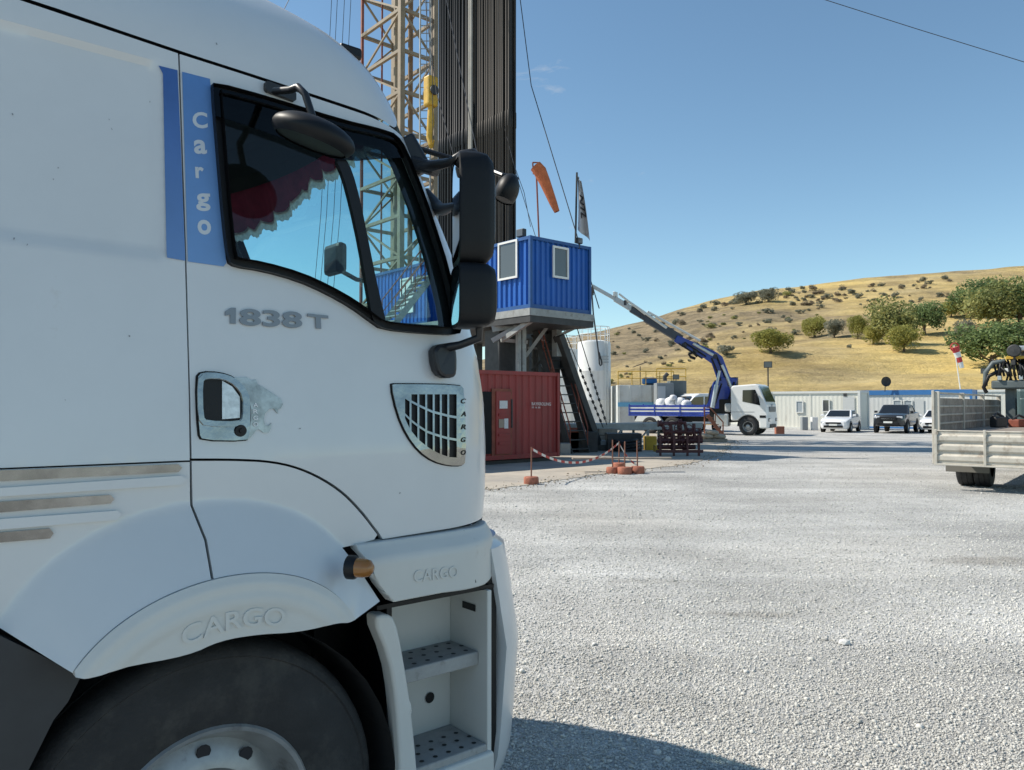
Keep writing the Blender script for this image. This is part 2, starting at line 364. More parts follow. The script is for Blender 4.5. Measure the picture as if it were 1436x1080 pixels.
# ---- blue stickers and upright word
def decal(P, name, m, par, f=skin, d=.0025, step=.03): return panel(P, [], off(f, d), step, 0, rim=False).build(name, m, par)
decal(UU([(222, 92.5), (248.5, 99), (253, 200), (259.5, 366), (234, 361.5), (233, 352), (228, 104)]), 'blue_sticker', STICKD, trk, skin, .003, .03)
decal(UU([(255, 101), (294, 111), (296, 130), (303, 216), (311, 320), (317, 369), (313, 374), (263, 367), (258, 200)]), 'blue_sticker', STICK, trk)
def word(body, c4, name, m, par, f=skin, d=.003, ext=.0, bold=.02, shear=0., order=None):
    """c4: pixel corners top-left, top-right, bottom-left of the word on the skin"""
    v, fa = text2d(body, bold, 1. if ext else 0, shear); a, b, c_ = UU(c4); mb = MB(); out = []
    for x, y, z in v:
        X = c_[0]+(b[0]-a[0])*x+(a[0]-c_[0])*y; Z = c_[1]+(b[1]-a[1])*x+(a[1]-c_[1])*y
        p = f(X, Z, 0); out.append((X, p[1]-d-(ext*(z+1)/2 if ext else 0), Z))
    mb.add(out, fa); return mb.build(name, m, par, fix=False)
for ch, (x0, y0, x1, y1) in zip('Cargo', [(269, 157, 290, 180), (271, 196, 289, 216), (273, 234, 285, 250), (274, 271, 294, 296), (276, 308, 295, 329)]):
    word(ch, [(x0, y0), (x1, y0+1), (x0+1, y1)], 'letter', SILVERT, trk, bold=.03)
word('838', [(335, 432.5), (422.5, 438), (335, 456.5)], 'model_lettering', STEELG, trk, ext=.004, bold=.028)
panel(UU([(315, 437), (323, 432), (330, 432), (330, 454.5), (322, 454), (322, 441.5), (315, 443)]), [], off(skin, .005), .02, .004).build('model_lettering', STEELG, trk)
word('T', [(430, 440), (459, 443), (431, 460)], 'model_lettering', STEELG, trk, ext=.004, bold=.03)
# ---- lower side panels
low_rear = [(-1.35, 1.598), (-1.35, .95)]+[t_plane(*q, -.0) for q in [(-60, 900)]]+[t_plane(*q, -FL) for q in [(0, 890), (102, 944)]]+iarc((104, 939.5), (296, 814), 24)+[t_plane(283, 757, -.035), t_plane(266.5, 709, 0), U(266, 648)]
o = panel(low_rear, [], skinf, .017, .03).build('rear_fender_panel', PAINT, trk); smooth(o, 40)
frt = [U(269, 646.8), t_plane(270, 708, 0), t_plane(287, 756, -.035)]+iarc((300, 813), (498, 869), 24)+[t_plane(*q, -FL) for q in [(545, 848), (521, 803), (503, 775)]]+[t_plane(*q, -.02) for q in [(500, 766), (529, 758)]]+UU(chaikin([(529, 750), (504, 717), (474, 687), (429.5, 661.5), (385, 649.2), (330, 646.4), (271, 646.6)], 2, False))
o = panel(frt, [], skinf, .015, .03).build('front_fender_panel', PAINT, trk); smooth(o, 40)
far_low = [(-1.35, 1.585), (-1.35, .95), (-.7, .9)]+[(AC[0]+.62*math.cos(R(a)), AC[1]+.62*math.sin(R(a))) for a in range(150, 20, -12)]+[(.5, 1.1), (.45, 1.3), (.3, 1.46), (.08, 1.57)]
panel(far_low, [], mir(skin), .1, .03).build('far_fender_panel', PAINT, trk)
# moulding over the arch with the raised word
up = [(104, 941), (140.6, 898), (192, 859.6), (256, 825.5), (298, 814), (362, 804), (415, 808), (450, 822), (485, 849), (497, 870)]
lo = [(485.6, 873), (468, 873), (447, 880), (408, 887), (362, 889), (307, 898), (264, 919), (166, 936), (124, 952), (106, 950)]
mo = iarc((104, 941), (497, 869), 60, .0015)+chaikin([t_plane(*q, -FL-.012) for q in lo], 2, False)
def mskin(x, z, t=0):
    r, ro, ri = arch(x, z); e = (ri-r)
    return (x, -FL-.006-.012*sm(e/.028)-.005*sm((e-.045)/.02)+.006*sm((e-.08)/.02)+t, z)
o = panel(mo, [], mskin, .009, .03).build('wheel_arch_moulding', PLASW, trk); smooth(weld(o), 45)
tx = text2d('CARGO', .012, 1.); mb = MB(); a0, a1 = 101, 76.; pts = []
for x, y, z in tx[0]:
    an = R(a0+(a1-a0)*x); r_, ro, ri = arch(AC[0]+math.cos(an), AC[1]+math.sin(an)); r_ = ri-.092-.05*(1-y)
    X, Z = AC[0]+r_*math.cos(an), AC[1]+r_*math.sin(an); pts.append((X, -FL-.0165-.006*(z+1)/2, Z))
mb.add(pts, tx[1]); mb.build('raised_word', PLASW, o, fix=False)
# ---- polished strips on the rear lower panel
for P in [[(-40, 661), (250, 651), (255, 656), (250, 662), (-40, 677)], [(-40, 706), (155, 694), (160, 700), (155, 706), (-40, 722)], [(-40, 750), (70, 741), (75, 748), (70, 755), (-40, 764)]]:
    Q = UU(P, .006); panel(Q, [], (lambda x, z, t=0: (x, ysurf(x, z)-.009+t, z)), .05, .008).build('polished_strip', STRIP, trk, bevel=.003)
for P in [[(-40, 687), (254, 667), (262, 672), (254, 680), (-40, 699)], [(-40, 731), (165, 716), (170, 722), (164, 729), (-40, 746)]]:
    Q = UU(P, .01); o = panel(Q, [], (lambda x, z, t=0: (x, ysurf(x, z)-.012+t, z)), .05, .014).build('pressed_rib', PAINT, trk, bevel=.008, bseg=3)
# dark body behind the seams
mb = MB(); mb.add([(-1.3, .045, 1.0), (.38, .055, 1.3), (.42, .055, 1.62), (-.15, .1, 1.75), (-.15, .19, 2.72), (-1.3, .19, 2.74)], [(0, 1, 2, 3), (0, 3, 4, 5)]); mb.build('inner_body', DARK, trk)
# ---- roof: one shell from the gutter seam up, plus the front of the cab
zs_u = UU([(30, -6), (252, 71), (340, 99), (440, 132), (500, 152), (540, 170)]); gx = [-1.35]+[p[0] for p in zs_u]; gz = [zs_u[0][1]+.01]+[p[1] for p in zs_u]
zf = gz[-1]-.03
def gut(x): return interp(x, gx+[gx[-1]+.25], gz+[zf-.02])
ZTOP = SZ[-1]
WZ = 2.93
def outline(z, n=26):
    """plan of the cab at height z: near rear -> corner -> front centre"""
    P = [(-1.35+i*(xs_of(z)+1.35)/10, tum(z)) for i in range(10)]
    P += [(xs_of(z)+CR*math.sin(R(a)), tum(z)+CR*(1-math.cos(R(a)))) for a in range(0, 73, 6)]
    x, y = P[-1]; xc = x+.11
    P += [(x+(xc-x)*(1-(1-t)**2), y+(TW/2-y)*t) for t in np.linspace(.12, 1, 8)]
    return P+[(a, TW-b) for a, b in P[-2::-1]]
rows = []
for k in range(18):
    t = k/17; row = []
    n = len(outline(2.))
    for j in range(n):
        x0, y0 = outline(zf)[j]; jj = min(j, n-1-j); z0 = gut(x0)+(WZ-gut(x0))*sm((jj-14)/8)
        z = z0+(ZTOP-z0)*(1-(1-t)**1.8); q = outline(z)[j]; row.append((q[0], q[1], z))
    rows.append(row)
cen = [(.35*p[0]-.4, (p[1]-TW/2)*.3+TW/2, ZTOP+.05) for p in rows[-1]]; mid = [((a[0]+b[0])/2, (a[1]+b[1])/2, ZTOP+.035) for a, b in zip(rows[-1], cen)]
mb = MB(); mb.grid(rows+[mid, cen]); mb.add(cen, [tuple(range(len(cen)))])
rf = smooth(weld(mb.build('roof', PAINT, trk)), 50)
# rolled gutter lip below the roof, dark headliner inside it
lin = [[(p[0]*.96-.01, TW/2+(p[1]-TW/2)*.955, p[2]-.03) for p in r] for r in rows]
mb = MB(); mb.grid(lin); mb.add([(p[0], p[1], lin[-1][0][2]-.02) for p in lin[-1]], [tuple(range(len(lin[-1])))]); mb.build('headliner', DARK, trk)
# front: windscreen and grille panel between the two corners
def fpts(z, f0=60):
    x = xphi(f0, z); y = ysurf(x, z); xc = x+.17
    P = [(x+(xc-x)*(1-(1-t)**2), y+(TW/2-y)*t, z) for t in np.linspace(0, 1, 12)]; return P+[(a, TW-b, c_) for a, b, c_ in P[-2::-1]]
mb = MB(); mb.grid([fpts(z, 66) for z in np.linspace(1.99, WZ+.01, 10)]); smooth(mb.build('windscreen', GLASS, trk), 60)
mb = MB(); zz_ = np.linspace(1.96, WZ, 11)
mb.grid([[(xphi(a, z), ysurf(xphi(a, z), z)+.006, z) for a in (56, 61, 66, 70, 74)] for z in zz_]); smooth(mb.build('windscreen_pillar', BLACKP, trk), 60); mb = MB(); mb.grid([[(xphi(a, z), TW-ysurf(xphi(a, z), z)-.006, z) for a in (56, 61, 66, 70)] for z in zz_])
smooth(mb.build('windscreen_pillar', BLACKP, trk), 60)
mb = MB(); mb.grid([fpts(z, 59) for z in np.linspace(1.27, 1.99, 8)]); smooth(mb.build('front_panel', PAINT, trk), 60)
mb = MB()
for z in (1.36, 1.46, 1.56): mb.grid([[(p[0]+.012, p[1], z+dz) for p in fpts(z)[5:-5]] for dz in (0, .06)])
mb.build('grille', BLACKP, trk)
# back wall, floor, seats, dash
mb = MB(); mb.box2((-1.34, .2, 1.0), (-1.3, TW-.2, 2.75)); mb.box2((-1.3, .12, 1.22), (.9, TW-.12, 1.3)); mb.build('cab_floor', DARK, trk)
mb = MB(); mb.grid([[(x, y, z) for y in np.linspace(.16, TW-.16, 8)] for x, z in ((.55, 1.3), (.52, 1.78), (.6, 1.9), (.85, 1.96), (.98, 1.93))]); mb.build('dashboard', DARK, trk)
def ring(c, r, rr, n=20, tilt=0): return [Vector(c)+Vector((r*math.sin(2*math.pi*i/n)*math.sin(tilt), r*math.cos(2*math.pi*i/n), r*math.sin(2*math.pi*i/n)*math.cos(tilt))) for i in range(n+1)]
mb = MB(); mb.tube(ring((.42, 1.85, 1.92), .22, .015, tilt=.9), .016); mb.tube([(.42, 1.85, 1.92), (.6, 1.85, 1.7)], .03); mb.tube([(.42, 1.63, 1.92), (.42, 2.07, 1.92)], .014); mb.build('steering_wheel', BLACKP, trk)
for y in (.62, 1.82):
    mb = MB(); mb.box((-.35, y, 1.62), (.5, .5, .16)); mb.beam((-.62, y, 1.65), (-.72, y, 2.2), .5, .13); mb.box((-.74, y, 2.32), (.1, .28, .2)); mb.build('seat', mat('seat_cloth', (.03, .03, .04), .9), trk, bevel=.05, bseg=3)
# curtains: red cloth with lace along the hem, hung in the far door window and along the windscreen top
def curtain(fn, n, hem, nm, nsc=8):
    rows = []; lace = []
    for i in range(n+1):
        t = i/n; h = hem(t); sc = .03*abs(math.sin(t*math.pi*nsc))**.7; col = []
        for k in range(6): col.append(fn(t, (h+sc)*k/5, .012*math.sin(t*60)))
        rows.append(col); lace.append([fn(t, h+sc-.012, .012*math.sin(t*60)+.006), fn(t, h+sc+.036+.004*math.sin(t*330), .012*math.sin(t*60)+.006)])
    mb = MB(); mb.grid(rows); o = mb.build(nm, CURT, trk, smooth=60); mb = MB(); mb.grid(lace); mb.build('lace_hem', LACE, o)
fz = max(p[1] for p in win)+.03
def fwin(t, d, wv):
    x = -.12+.75*t; z = fz-.03*t-d-.12*t; return (x, TW-ysurf(x, z)-.085-wv, z)
curtain(fwin, 90, lambda t: .2-.1*t, 'door_curtain')
def fscr(t, d, wv):
    z = WZ+.07-d*.9; P = fpts(min(z, WZ+.02), 66); k = t*(len(P)-1); i = min(int(k), len(P)-2); q = k-i; a, b = Vector(P[i]), Vector(P[i+1]); p = a.lerp(b, q); return (p.x-.05-wv, TW/2+(p.y-TW/2)*.96, z)
curtain(fscr, 260, lambda t: .15+.16*sm((t-.45)/.5)+.03*sm((.2-t)/.2), 'windscreen_curtain', 13)
# ---- door handle plate, grab recess and lock
hp = UU(chaikin([(276, 530), (283, 522), (310, 523), (330, 530), (345, 545), (351, 560), (350, 612), (344, 618), (284, 617), (279, 608)], 1), .01)
hr = UU(chaikin([(284, 536), (289, 531), (312, 532), (328, 541), (339, 556), (339, 585), (334, 591), (290, 590), (285, 584)], 1), .01)
hd = panel(hp, [hr], off(skin, .012), .015, .014).build('handle_plate', CHROME, trk, bevel=.003)
panel(inset(hr, -.006), [], off(skin, .0045), .03, .004).build('handle_recess', BLACKP, hd)
panel(UU([(312, 534), (326, 542), (337, 557), (337, 586), (312, 588)], .01), [], off(skin, .0075), .03, .003).build('handle_pull', mat('brushed_pull', (.6, .6, .6), .4, 1., var=.25, vscale=40), hd)
c = U(337, 604, .012); mb = MB(); mb.lathe([(.0, -.012), (.006, -.012), (.007, -.007), (.016, -.007), (.018, 0)], (c[0], ysurf(*c)-.013, c[1]), 'y', 20); mb.build('lock', BLACKP, hd)
lp = inset(hr, -.012); panel(inset(hr, -.016), [inset(hr, -.002)], off(skin, .017), .015, .006).build('handle_lip', CHROME, hd, bevel=.002)
panel(inset(hp, -.004), [], off(skin, .0015), .05, 0, rim=False).build('handle_outline', BLACKP, hd)  # thin black sheet outlining the handle plate
# big-cat head plate beside the handle
lion = [(325, 530), (345, 529), (352, 534), (358, 532), (361, 539), (373, 546), (384, 553), (393, 560), (396, 567), (393, 573), (389, 574), (389, 580), (386, 577), (383, 573), (377, 574), (371, 580), (369, 588), (371, 596), (376, 597), (380, 593), (379, 601), (376, 607), (369, 607), (362, 602), (358, 604), (353, 611), (346, 618), (350, 600), (352, 575), (345, 548)]
panel(UU(lion), [], off(skin, .004), .012, .003).build('cat_head_emblem', mat('emblem_steel', (.36, .36, .35), .3, .9, var=.4, vscale=30), trk)
for i, ch in enumerate('ARGO'): word(ch, [(354, 565+i*9), (361, 565+i*9), (354, 571+i*9)], 'emblem_letter', mat('white_film', (.8, .8, .8), .5), trk, d=.006, bold=.02)
# ---- polished vent with slots and letters
vo = chaikin(UU([(549, 540), (555, 538.5), (646, 540), (651, 546), (653, 648), (649, 653), (630, 653), (608, 647), (588, 633), (571, 610), (558, 580)], .012), 1)
def vpx(x, y): return U(x, y, .012)
slots = []
xsl = [567, 576, 587, 598, 608.5, 618.5, 629, 642]
def topc(x): return 553.
def arc1(x): return interp(x, [560, 580, 605, 630, 645], [552, 565, 577, 583.5, 586])      # first curved bar
def arc2(x): return interp(x, [566, 580, 600, 625, 645], [579, 593, 606, 614, 617.5])
def botc(x): return interp(x, [566, 572, 582, 592, 604, 618, 630, 643], [582, 597, 612, 621, 630, 637, 641, 642])
for i in range(7):
    a, b = xsl[i]+1, xsl[i+1]-1.6
    for t, bt in ((topc, lambda x: arc1(x)-1.5), (lambda x: arc1(x)+1.8, lambda x: arc2(x)-1.5), (lambda x: arc2(x)+1.8, botc)):
        y0, y1, y2, y3 = t(a), t(b), bt(b), bt(a)
        if y3-y0 > 3 and y2-y1 > 3: slots.append([vpx(a, y0), vpx(b, y1), vpx(b, y2), vpx(a, y3)])
vn = panel(vo, slots, off(skin, .012), .02, .012).build('side_vent', CHROME, trk, bevel=.0015)
panel(inset(vo, -.004), [], off(skin, .0015), .05, 0, rim=False).build('vent_outline', BLACKP, vn)  # thin black sheet that shows as an edge round the vent
panel(inset(vo, .012), [], off(skin, .002), .05, 0, rim=False).build('vent_recess', BLACKP, vn)
for i, ch in enumerate('CARGO'): word(ch, [(643.5, 559+i*18), (650.5, 559+i*18), (643.5, 566+i*18)], 'vent_letter', BLACKP, trk, d=.0135, bold=.03, shear=.25)
# ---- step fairing (rail) below the door
def rail_y(x, z):
    zt_, zb = 1.305, 1.09; u_ = (zt_-z)/(zt_-zb); return ysurf(x, z)-.02-.045*sm(u_*4.5)
def Ur(x, y):
    yy = -.05; X = Z = 0
    for _ in range(40): X, Z = t_plane(x, y, yy); yy = .6*yy+.4*rail_y(X, Z)
    return X, Z
ro = [Ur(500, 764), Ur(560, 756), Ur(649, 742.5)]+[Ur(668, 739.5)]+[(xphi(62, 1.3), 1.3), (xphi(64, 1.2), 1.2), (xphi(64, 1.12), 1.12)]+[Ur(680, 820), Ur(620, 832), Ur(552, 845), Ur(532, 820), Ur(503, 772)]
rl = panel(ro, [], lambda x, z, t=0: (x, rail_y(x, z)+t, z), .02, .05).build('step_fairing', PLASW, trk, bevel=.004); smooth(weld(rl), 40)
v, fa = text2d('CARGO', .012, 1.); a, b, c_ = Ur(580, 800), Ur(642, 793), Ur(580, 817); mb = MB(); P = []
for x, y, z in v:
    X = c_[0]+(b[0]-a[0])*x+(a[0]-c_[0])*y; Z = c_[1]+(b[1]-a[1])*x+(a[1]-c_[1])*y; P.append((X, rail_y(X, Z)-.003*(z+1)/2-.001, Z))
mb.add(P, fa); mb.build('raised_word', PLASW, rl, fix=False)
# seam groove near the rail's front end
a, b = Ur(650, 744), Ur(667, 817); mb = MB(); mb.beam((a[0], rail_y(*a)-.0005, a[1]), (b[0], rail_y(*b)-.0005, b[1]-.0), .004, .002); mb.build('rail_seam', BLACKP, rl)
# ---- amber side lamp
c = t_plane(503, 797, -FL-.03); ml = MB(); ml.lathe([(.0, .0), (.036, .0), (.036, -.02), (.03, -.03)], (0, 0, 0), 'y', 20); o = ml.build('lamp_base', BLACKP, trk, smooth=50); o.location = (c[0]-.015, -FL-.0+.005, c[1]); o.rotation_euler = (0, 0, R(35))
ml = MB(); ml.lathe([(.03, -.02), (.029, -.05), (.024, -.07), (.012, -.08), (0, -.082)], (0, 0, 0), 'y', 20); o = ml.build('side_lamp', AMBER, trk, smooth=60); o.location = (c[0]-.015, -FL+.005, c[1]); o.rotation_euler = (0, 0, R(35))
# ---- step well
X0, X1, D = .52, .885, .23
sw = MB(); sw.box2((X0, D, .36), (X1, D+.02, 1.075)); sw.box2((X1, .0, .36), (X1+.02, D+.02, 1.075)); sw.build('step_well', PLASW, trk, bevel=.004)
sb = MB()
pl = [t_plane(*q, -.03) for q in [(527, 868), (545, 862), (556, 868), (566, 920), (577, 990), (586, 1080), (590, 1150), (560, 1150), (562, 1080), (556, 980), (548, 925)]]
o = panel(chaikin(pl, 1), [], lambda x, z, t=0: (x, -.03+.25*max(0, .5-x)+t, z), .03, .06).build('step_pillar', PLASW, trk, bevel=.012, bseg=3); smooth(weld(o), 50)
mb = MB(); mb.box2((X0-.02, .06, .36), (X0, D+.02, 1.08)); mb.build('step_well_side', BLACKP, trk)
TREAD = mat('step_tread', (.34, .34, .33), .7, var=.1, vscale=30, dirt=(.2, .19, .17), dscale=20)
for z in (.845, .525):
    d0 = .05 if z > .7 else -.0
    mb = MB(); mb.box2((X0, d0, z-.05), (X1-.001, D-.001, z)); o = mb.build('step', TREAD, trk, bevel=.006)
    mb = MB()
    for i in range(6):
        for j in range(3):
            mb.lathe([(.0, .0), (.009, 0)], (X0+.05+i*.056+(.02 if j % 2 else 0), d0+.035+j*.055, z+.0015), 'z', 10)
    mb.build('tread_hole', BLACKP, o)['kind'] = 'stuff'
mb = MB(); mb.box2((X0-.02, -.02, .34), (X1+.02, .02, .50)); mb.build('step_sill', PLASW, trk, bevel=.012, bseg=3)
c = t_plane(602, 978, D); mb = MB(); mb.lathe([(0, -.003), (.02, -.003)], (c[0], D-.002, c[1]), 'y', 16); mb.build('drain_hole', BLACKP, trk)
mb = MB(); mb.box2((X1-.004, .07, .985), (X1-.001, .15, 1.01)); mb.build('lift_slot', BLACKP, trk, bevel=.001)
mb = MB(); mb.box2((.44, .02, 1.075), (.93, .3, 1.09)); mb.build('step_well_top', BLACKP, trk)
# ---- bumper wrapping round the corner
def bout(z):
    e = sm((z-.34)/.1)*1.0; e2 = sm((1.245-z)/.03); x0 = interp(z, [.34, .5, .85, 1.25], [.80, .835, .868, .79]); Rb = .34-.03*(1-e2)
    P = [(x0+Rb*math.sin(R(a)), .02-.03*e*e2+Rb*(1-math.cos(R(a)))) for a in range(20, 80, 6)]
    x, y = P[-1]; P += [(x+.12*(1-(1-t)**2), y+(TW/2-y)*t) for t in np.linspace(.12, 1, 8)]
    return P+[(a, TW-b) for a, b in P[-2::-1]]
zz_ = [.34, .36, .4, .46, .55, .7, .85, 1., 1.15, 1.22, 1.24, 1.25]
mb = MB(); P = [[(x, y, z) for x, y in bout(z)] for z in zz_]; mb.grid(P); mb.grid([P[-1], [(x-.09, TW/2+(y-TW/2)*.92, z-.01) for x, y, z in P[-1]]])
mb.grid([P[0], [(x-.09, TW/2+(y-TW/2)*.92, z+.03) for x, y, z in P[0]]])
mb.grid([[r[0] for r in P], [(r[0][0]-.015, r[0][1]+.06, r[0][2]) for r in P]])
smooth(weld(mb.build('bumper', PAINT, trk)), 45)
mb = MB(); mb.box2((.907, .03, .36), (.95, .3, 1.2)); mb.build('bumper_gap_fill', BLACKP, trk)  # black block paints the dark gap between step box and bumper
for y in (.3, TW-.3):
    mb = MB(); mb.box((1.12 if y < 1 else 1.12, y+(.28 if y < 1 else -.28), .75), (.2, .3, .18)); mb.build('headlight', mat('lamp_glass', (.75, .77, .8), .08, .2), trk, bevel=.03)
# ---- inner arch, mud guard, chassis
mb = MB(); A = [(AC[0]+.6*math.cos(R(a)), AC[1]+.6*math.sin(R(a))) for a in range(-5, 190, 10)]; mb.grid([[(x, y, z) for x, z in A] for y in (.0, .42)]); mb.add([(x, .42, z) for x, z in A], [tuple(range(len(A)))]); mb.build('wheel_arch', mat('arch_plastic', (.012, .012, .013), .8), trk)
mg = [t_plane(*q, -.03) for q in [(-60, 872), (0, 892), (60, 920), (113, 950), (95, 985), (75, 1010), (40, 1080), (0, 1180), (-60, 1230)]]
panel(mg, [], lambda x, z, t=0: (x, -.03+t, z), .08, .1).build('mud_guard', mat('mudguard', (.03, .032, .035), .6, var=.2, vscale=6), trk, bevel=.01)
mb = MB()
for y in (.8, 1.6): mb.box2((-4.8, y-.04, .72), (1.0, y+.04, .98))
mb.box2((-.3, .5, .4), (.1, TW-.5, .62)); mb.tube([(-3.6, .3, .5), (-3.6, TW-.3, .5)], .08); mb.box2((.4, .4, .5), (1.05, TW-.4, 1.2)); mb.box2((-1.2, .45, .55), (.4, TW-.45, 1.25)); mb.build('chassis', BLACKP, trk)
# ---- wheels
def wheel(par, c, rad=.535, rim=.292, wd=.3, s=1, name='wheel', n=56, studs=10):
    t = MB(); k = rad/.535
    t.lathe([(rim*.98, s*wd*.12), (rim+.012, 0), (rim+.03*k, -s*.004), (rim+.09*k, -s*.016), (rim+.15*k, -s*.012), (rad-.06*k, s*.004), (rad-.045*k, s*.006), (rad-.04*k, s*.001), (rad-.022*k, s*.008), (rad-.008*k, s*.03), (rad, s*.06), (rad, s*.10), (rad-.012, s*.102), (rad-.012, s*.112), (rad, s*.114), (rad, s*(wd-.1)), (rad-.012, s*(wd-.098)), (rad-.012, s*(wd-.088)), (rad, s*(wd-.086)), (rad, s*(wd-.05)), (rad-.03, s*wd), (rim, s*wd)], (0, 0, 0), 'y', n)
    w_ = t.build('tyre', TYRE, par, smooth=50, loc=c)
    t = MB(); t.lathe([(rim+.012*k, s*.0), (rim+.006, -s*.008), (rim-.006, -s*.004), (rim-.02*k, s*.03), (rim-.04*k, s*.07), (rim-.052*k, s*.085), (rim-.06*k, s*.08), (.19*k, s*.055), (.165*k, s*.05), (.155*k, s*.06), (.15*k, s*.075), (.112*k, s*.075), (.11*k, s*.02), (.095*k, s*.005), (.06*k, -s*.005), (0, -s*.008)], (0, 0, 0), 'y', n)
    r_ = t.build('rim', RIM, w_, smooth=40)
    t = MB()
    for i in range(studs):
        a = 2*math.pi*(i+.5)/studs; p = (.212*k*math.cos(a), 0, .212*k*math.sin(a)); t.lathe([(0, s*.061), (.02*k, s*.061), (.022*k, s*.063)], p, 'y', 10, m=0)
    t.build('rim_hole', DARK, w_)['kind'] = 'stuff'
    t = MB()
    for i in range(studs):
        a = 2*math.pi*i/studs; p = (.132*k*math.cos(a), 0, .132*k*math.sin(a)); t.lathe([(0, s*.045), (.012*k, s*.046), (.013*k, s*.08)], p, 'y', 6)
    t.build('wheel_nut', RIM, w_)['kind'] = 'stuff'; return w_
wheel(trk, (-.09, .03, .53)); wheel(trk, (-.09, TW-.03, .53), s=-1, n=24)
for x in (-3.6,): wheel(trk, (x, .03, .53), n=24); wheel(trk, (x, TW-.03, .53), s=-1, n=24)
# ---- mirrors, built in lorry coordinates from where they sit beside the door
tl = loc_of(trk)
def tp(x, y, Y): return tl(px(x, y, Y))
MG = mat('mirror_shell', (.006, .0065, .0075), .5, var=.15, vscale=8, spec=.3)
def housing(x0, x1, y0, y1, Y, dep, name, yaw, bulge=.35):
    """mirror head: rounded shell with its glass on the rear side"""
    c = tp((x0+x1)/2, (y0+y1)/2, Y); h = (y1-y0)/FPX*Y; w_ = (x1-x0)/FPX*Y
    P = []; n = 20
    for k, (s_, o_) in enumerate([(.90, -.5), (.985, -.47), (1, -.35), (1, 0), (.97, .25), (.85, .42), (.55, .5), (.02, .52)]):
        P.append([(o_*w_, dep*s_*.5*math.copysign(abs(math.cos(a))**.35, math.cos(a)), h*.5*s_*math.copysign(abs(math.sin(a))**.45, math.sin(a))) for a in np.linspace(0, 2*math.pi, n, endpoint=False)])
    mb = MB(); mb.grid(P, loop=True); o = mb.build(name, MG, trk, smooth=60); o.location = c; o.rotation_euler = (0, 0, yaw)
    g = MB(); g.add([(-.485*w_, p[1]*.96, p[2]*.97) for p in P[0]], [tuple(range(n))]); g.build('mirror_glass', MIRROR, o); return o
yw = -(math.pi/2-TH)        # undo the lorry's own turn
housing(638, 691, 218, 377, 2.66, .2, 'main_mirror', yw+R(13))
housing(637, 693, 372, 461, 2.64, .2, 'wide_mirror', yw+R(14))
MT = mat('mirror_arm', (.014, .014, .016), .4)
mb = MB(); mb.tube([tp(576, 233, 2.86), tp(600, 234, 2.8), tp(630, 228, 2.68), tp(648, 215, 2.66), tp(663, 213, 2.66), tp(671, 224, 2.66)], [.024, .022, .016, .012, .013, .02], 10); mb.build('mirror_arm', MT, trk, smooth=60)
mb = MB(); mb.beam(tp(563, 196, 2.85), tp(590, 245, 2.85), .05, .1); mb.beam(tp(575, 228, 2.86), tp(612, 238, 2.8), .06, .05); mb.build('mirror_bracket', MT, trk, bevel=.012)
mb = MB(); mb.tube([tp(615, 490, 2.72), tp(645, 484, 2.68), tp(672, 474, 2.66), tp(672, 455, 2.66)], [.018, .014, .015, .015], 10); mb.build('mirror_arm', MT, trk, smooth=60)
c = U(615, 506); mb = MB()
mb.prism(chaikin([(-.05, .055), (.045, .055), (.052, .02), (.046, -.045), (.03, -.062), (-.02, -.062), (-.045, -.03)], 1), lambda a, b, t: (c[0]+a, ysurf(c[0]+a, c[1]+b)-t, c[1]+b), .0, .05); mb.build('mirror_bracket', MT, trk, bevel=.012)
mb = MB(); mb.tube([tp(596, 270, 2.92), tp(612, 292, 2.9), tp(622, 294, 2.85), tp(640, 288, 2.7)], [.02, .03, .022, .012], 10); mb.build('mirror_stay', MT, trk, smooth=60)
# kerb mirror above the door window, front mirror off the roof edge
c0 = U(391, 130); mb = MB(); mb.prism(rrect(-.05, -.016, .05, .016, .008), lambda a, b, t: (c0[0]+a, ysurf(c0[0], c0[1])-t, c0[1]+b-.1*a), 0, .02); mb.build('kerb_mirror_base', MT, trk)
mb = MB(); mb.tube([tp(385, 128, 2.33), tp(408, 126, 2.26), tp(418, 122, 2.22), tp(428, 132, 2.21), tp(438, 163, 2.21)], .011, 10); mb.build('kerb_mirror_arm', MT, trk, smooth=60)
def shell(c, r, rot, cut, name):
    P = []; n = 24
    for t in np.linspace(0, 1, 12):
        ph = t*math.pi*cut; P.append([(r[0]*math.sin(ph)*math.cos(a), r[1]*math.sin(ph)*math.sin(a), r[2]*math.cos(ph)) for a in np.linspace(0, 2*math.pi, n, endpoint=False)])
    mb = MB(); mb.grid(P, loop=True); mb.add([(p[0]*.97, p[1]*.97, p[2]+.004) for p in P[-1]], [tuple(range(n))]); o = mb.build(name, MG, trk, smooth=60); o.location = c; o.rotation_euler = rot; return o
shell(tp(440, 190, 2.2), (.124, .10, .05), (0, R(19), yw), .68, 'kerb_mirror')
shell(tp(711, 268, 3.25), (.05, .07, .075), (0, R(20), yw), .7, 'front_mirror')
mb = MB(); mb.tube([tp(690, 240, 3.3), tp(705, 246, 3.25), tp(722, 249, 3.25), tp(726, 253, 3.25)], .011, 8); mb.tube([tp(560, 200, 3.3), tp(690, 240, 3.3)], .012, 8); mb.build('front_mirror_arm', MT, trk)
# roof-edge marker lamp and far-side mirror
mb = MB(); p = tp(487, 76, 3.15); mb.box(p, (.1, .08, .05)); mb.build('roof_marker_lamp', BLACKP, trk, bevel=.012)
p = tp(470, 364, 4.05); mb = MB(); mb.box(p, (.06, .18, .165)); mb.build('far_mirror', MG, trk, bevel=.025)
mb = MB(); mb.tube([tp(478, 380, 4.05), tp(500, 392, 4.05), tp(520, 396, 4.03)], .012); mb.build('far_mirror_arm', MT, trk)
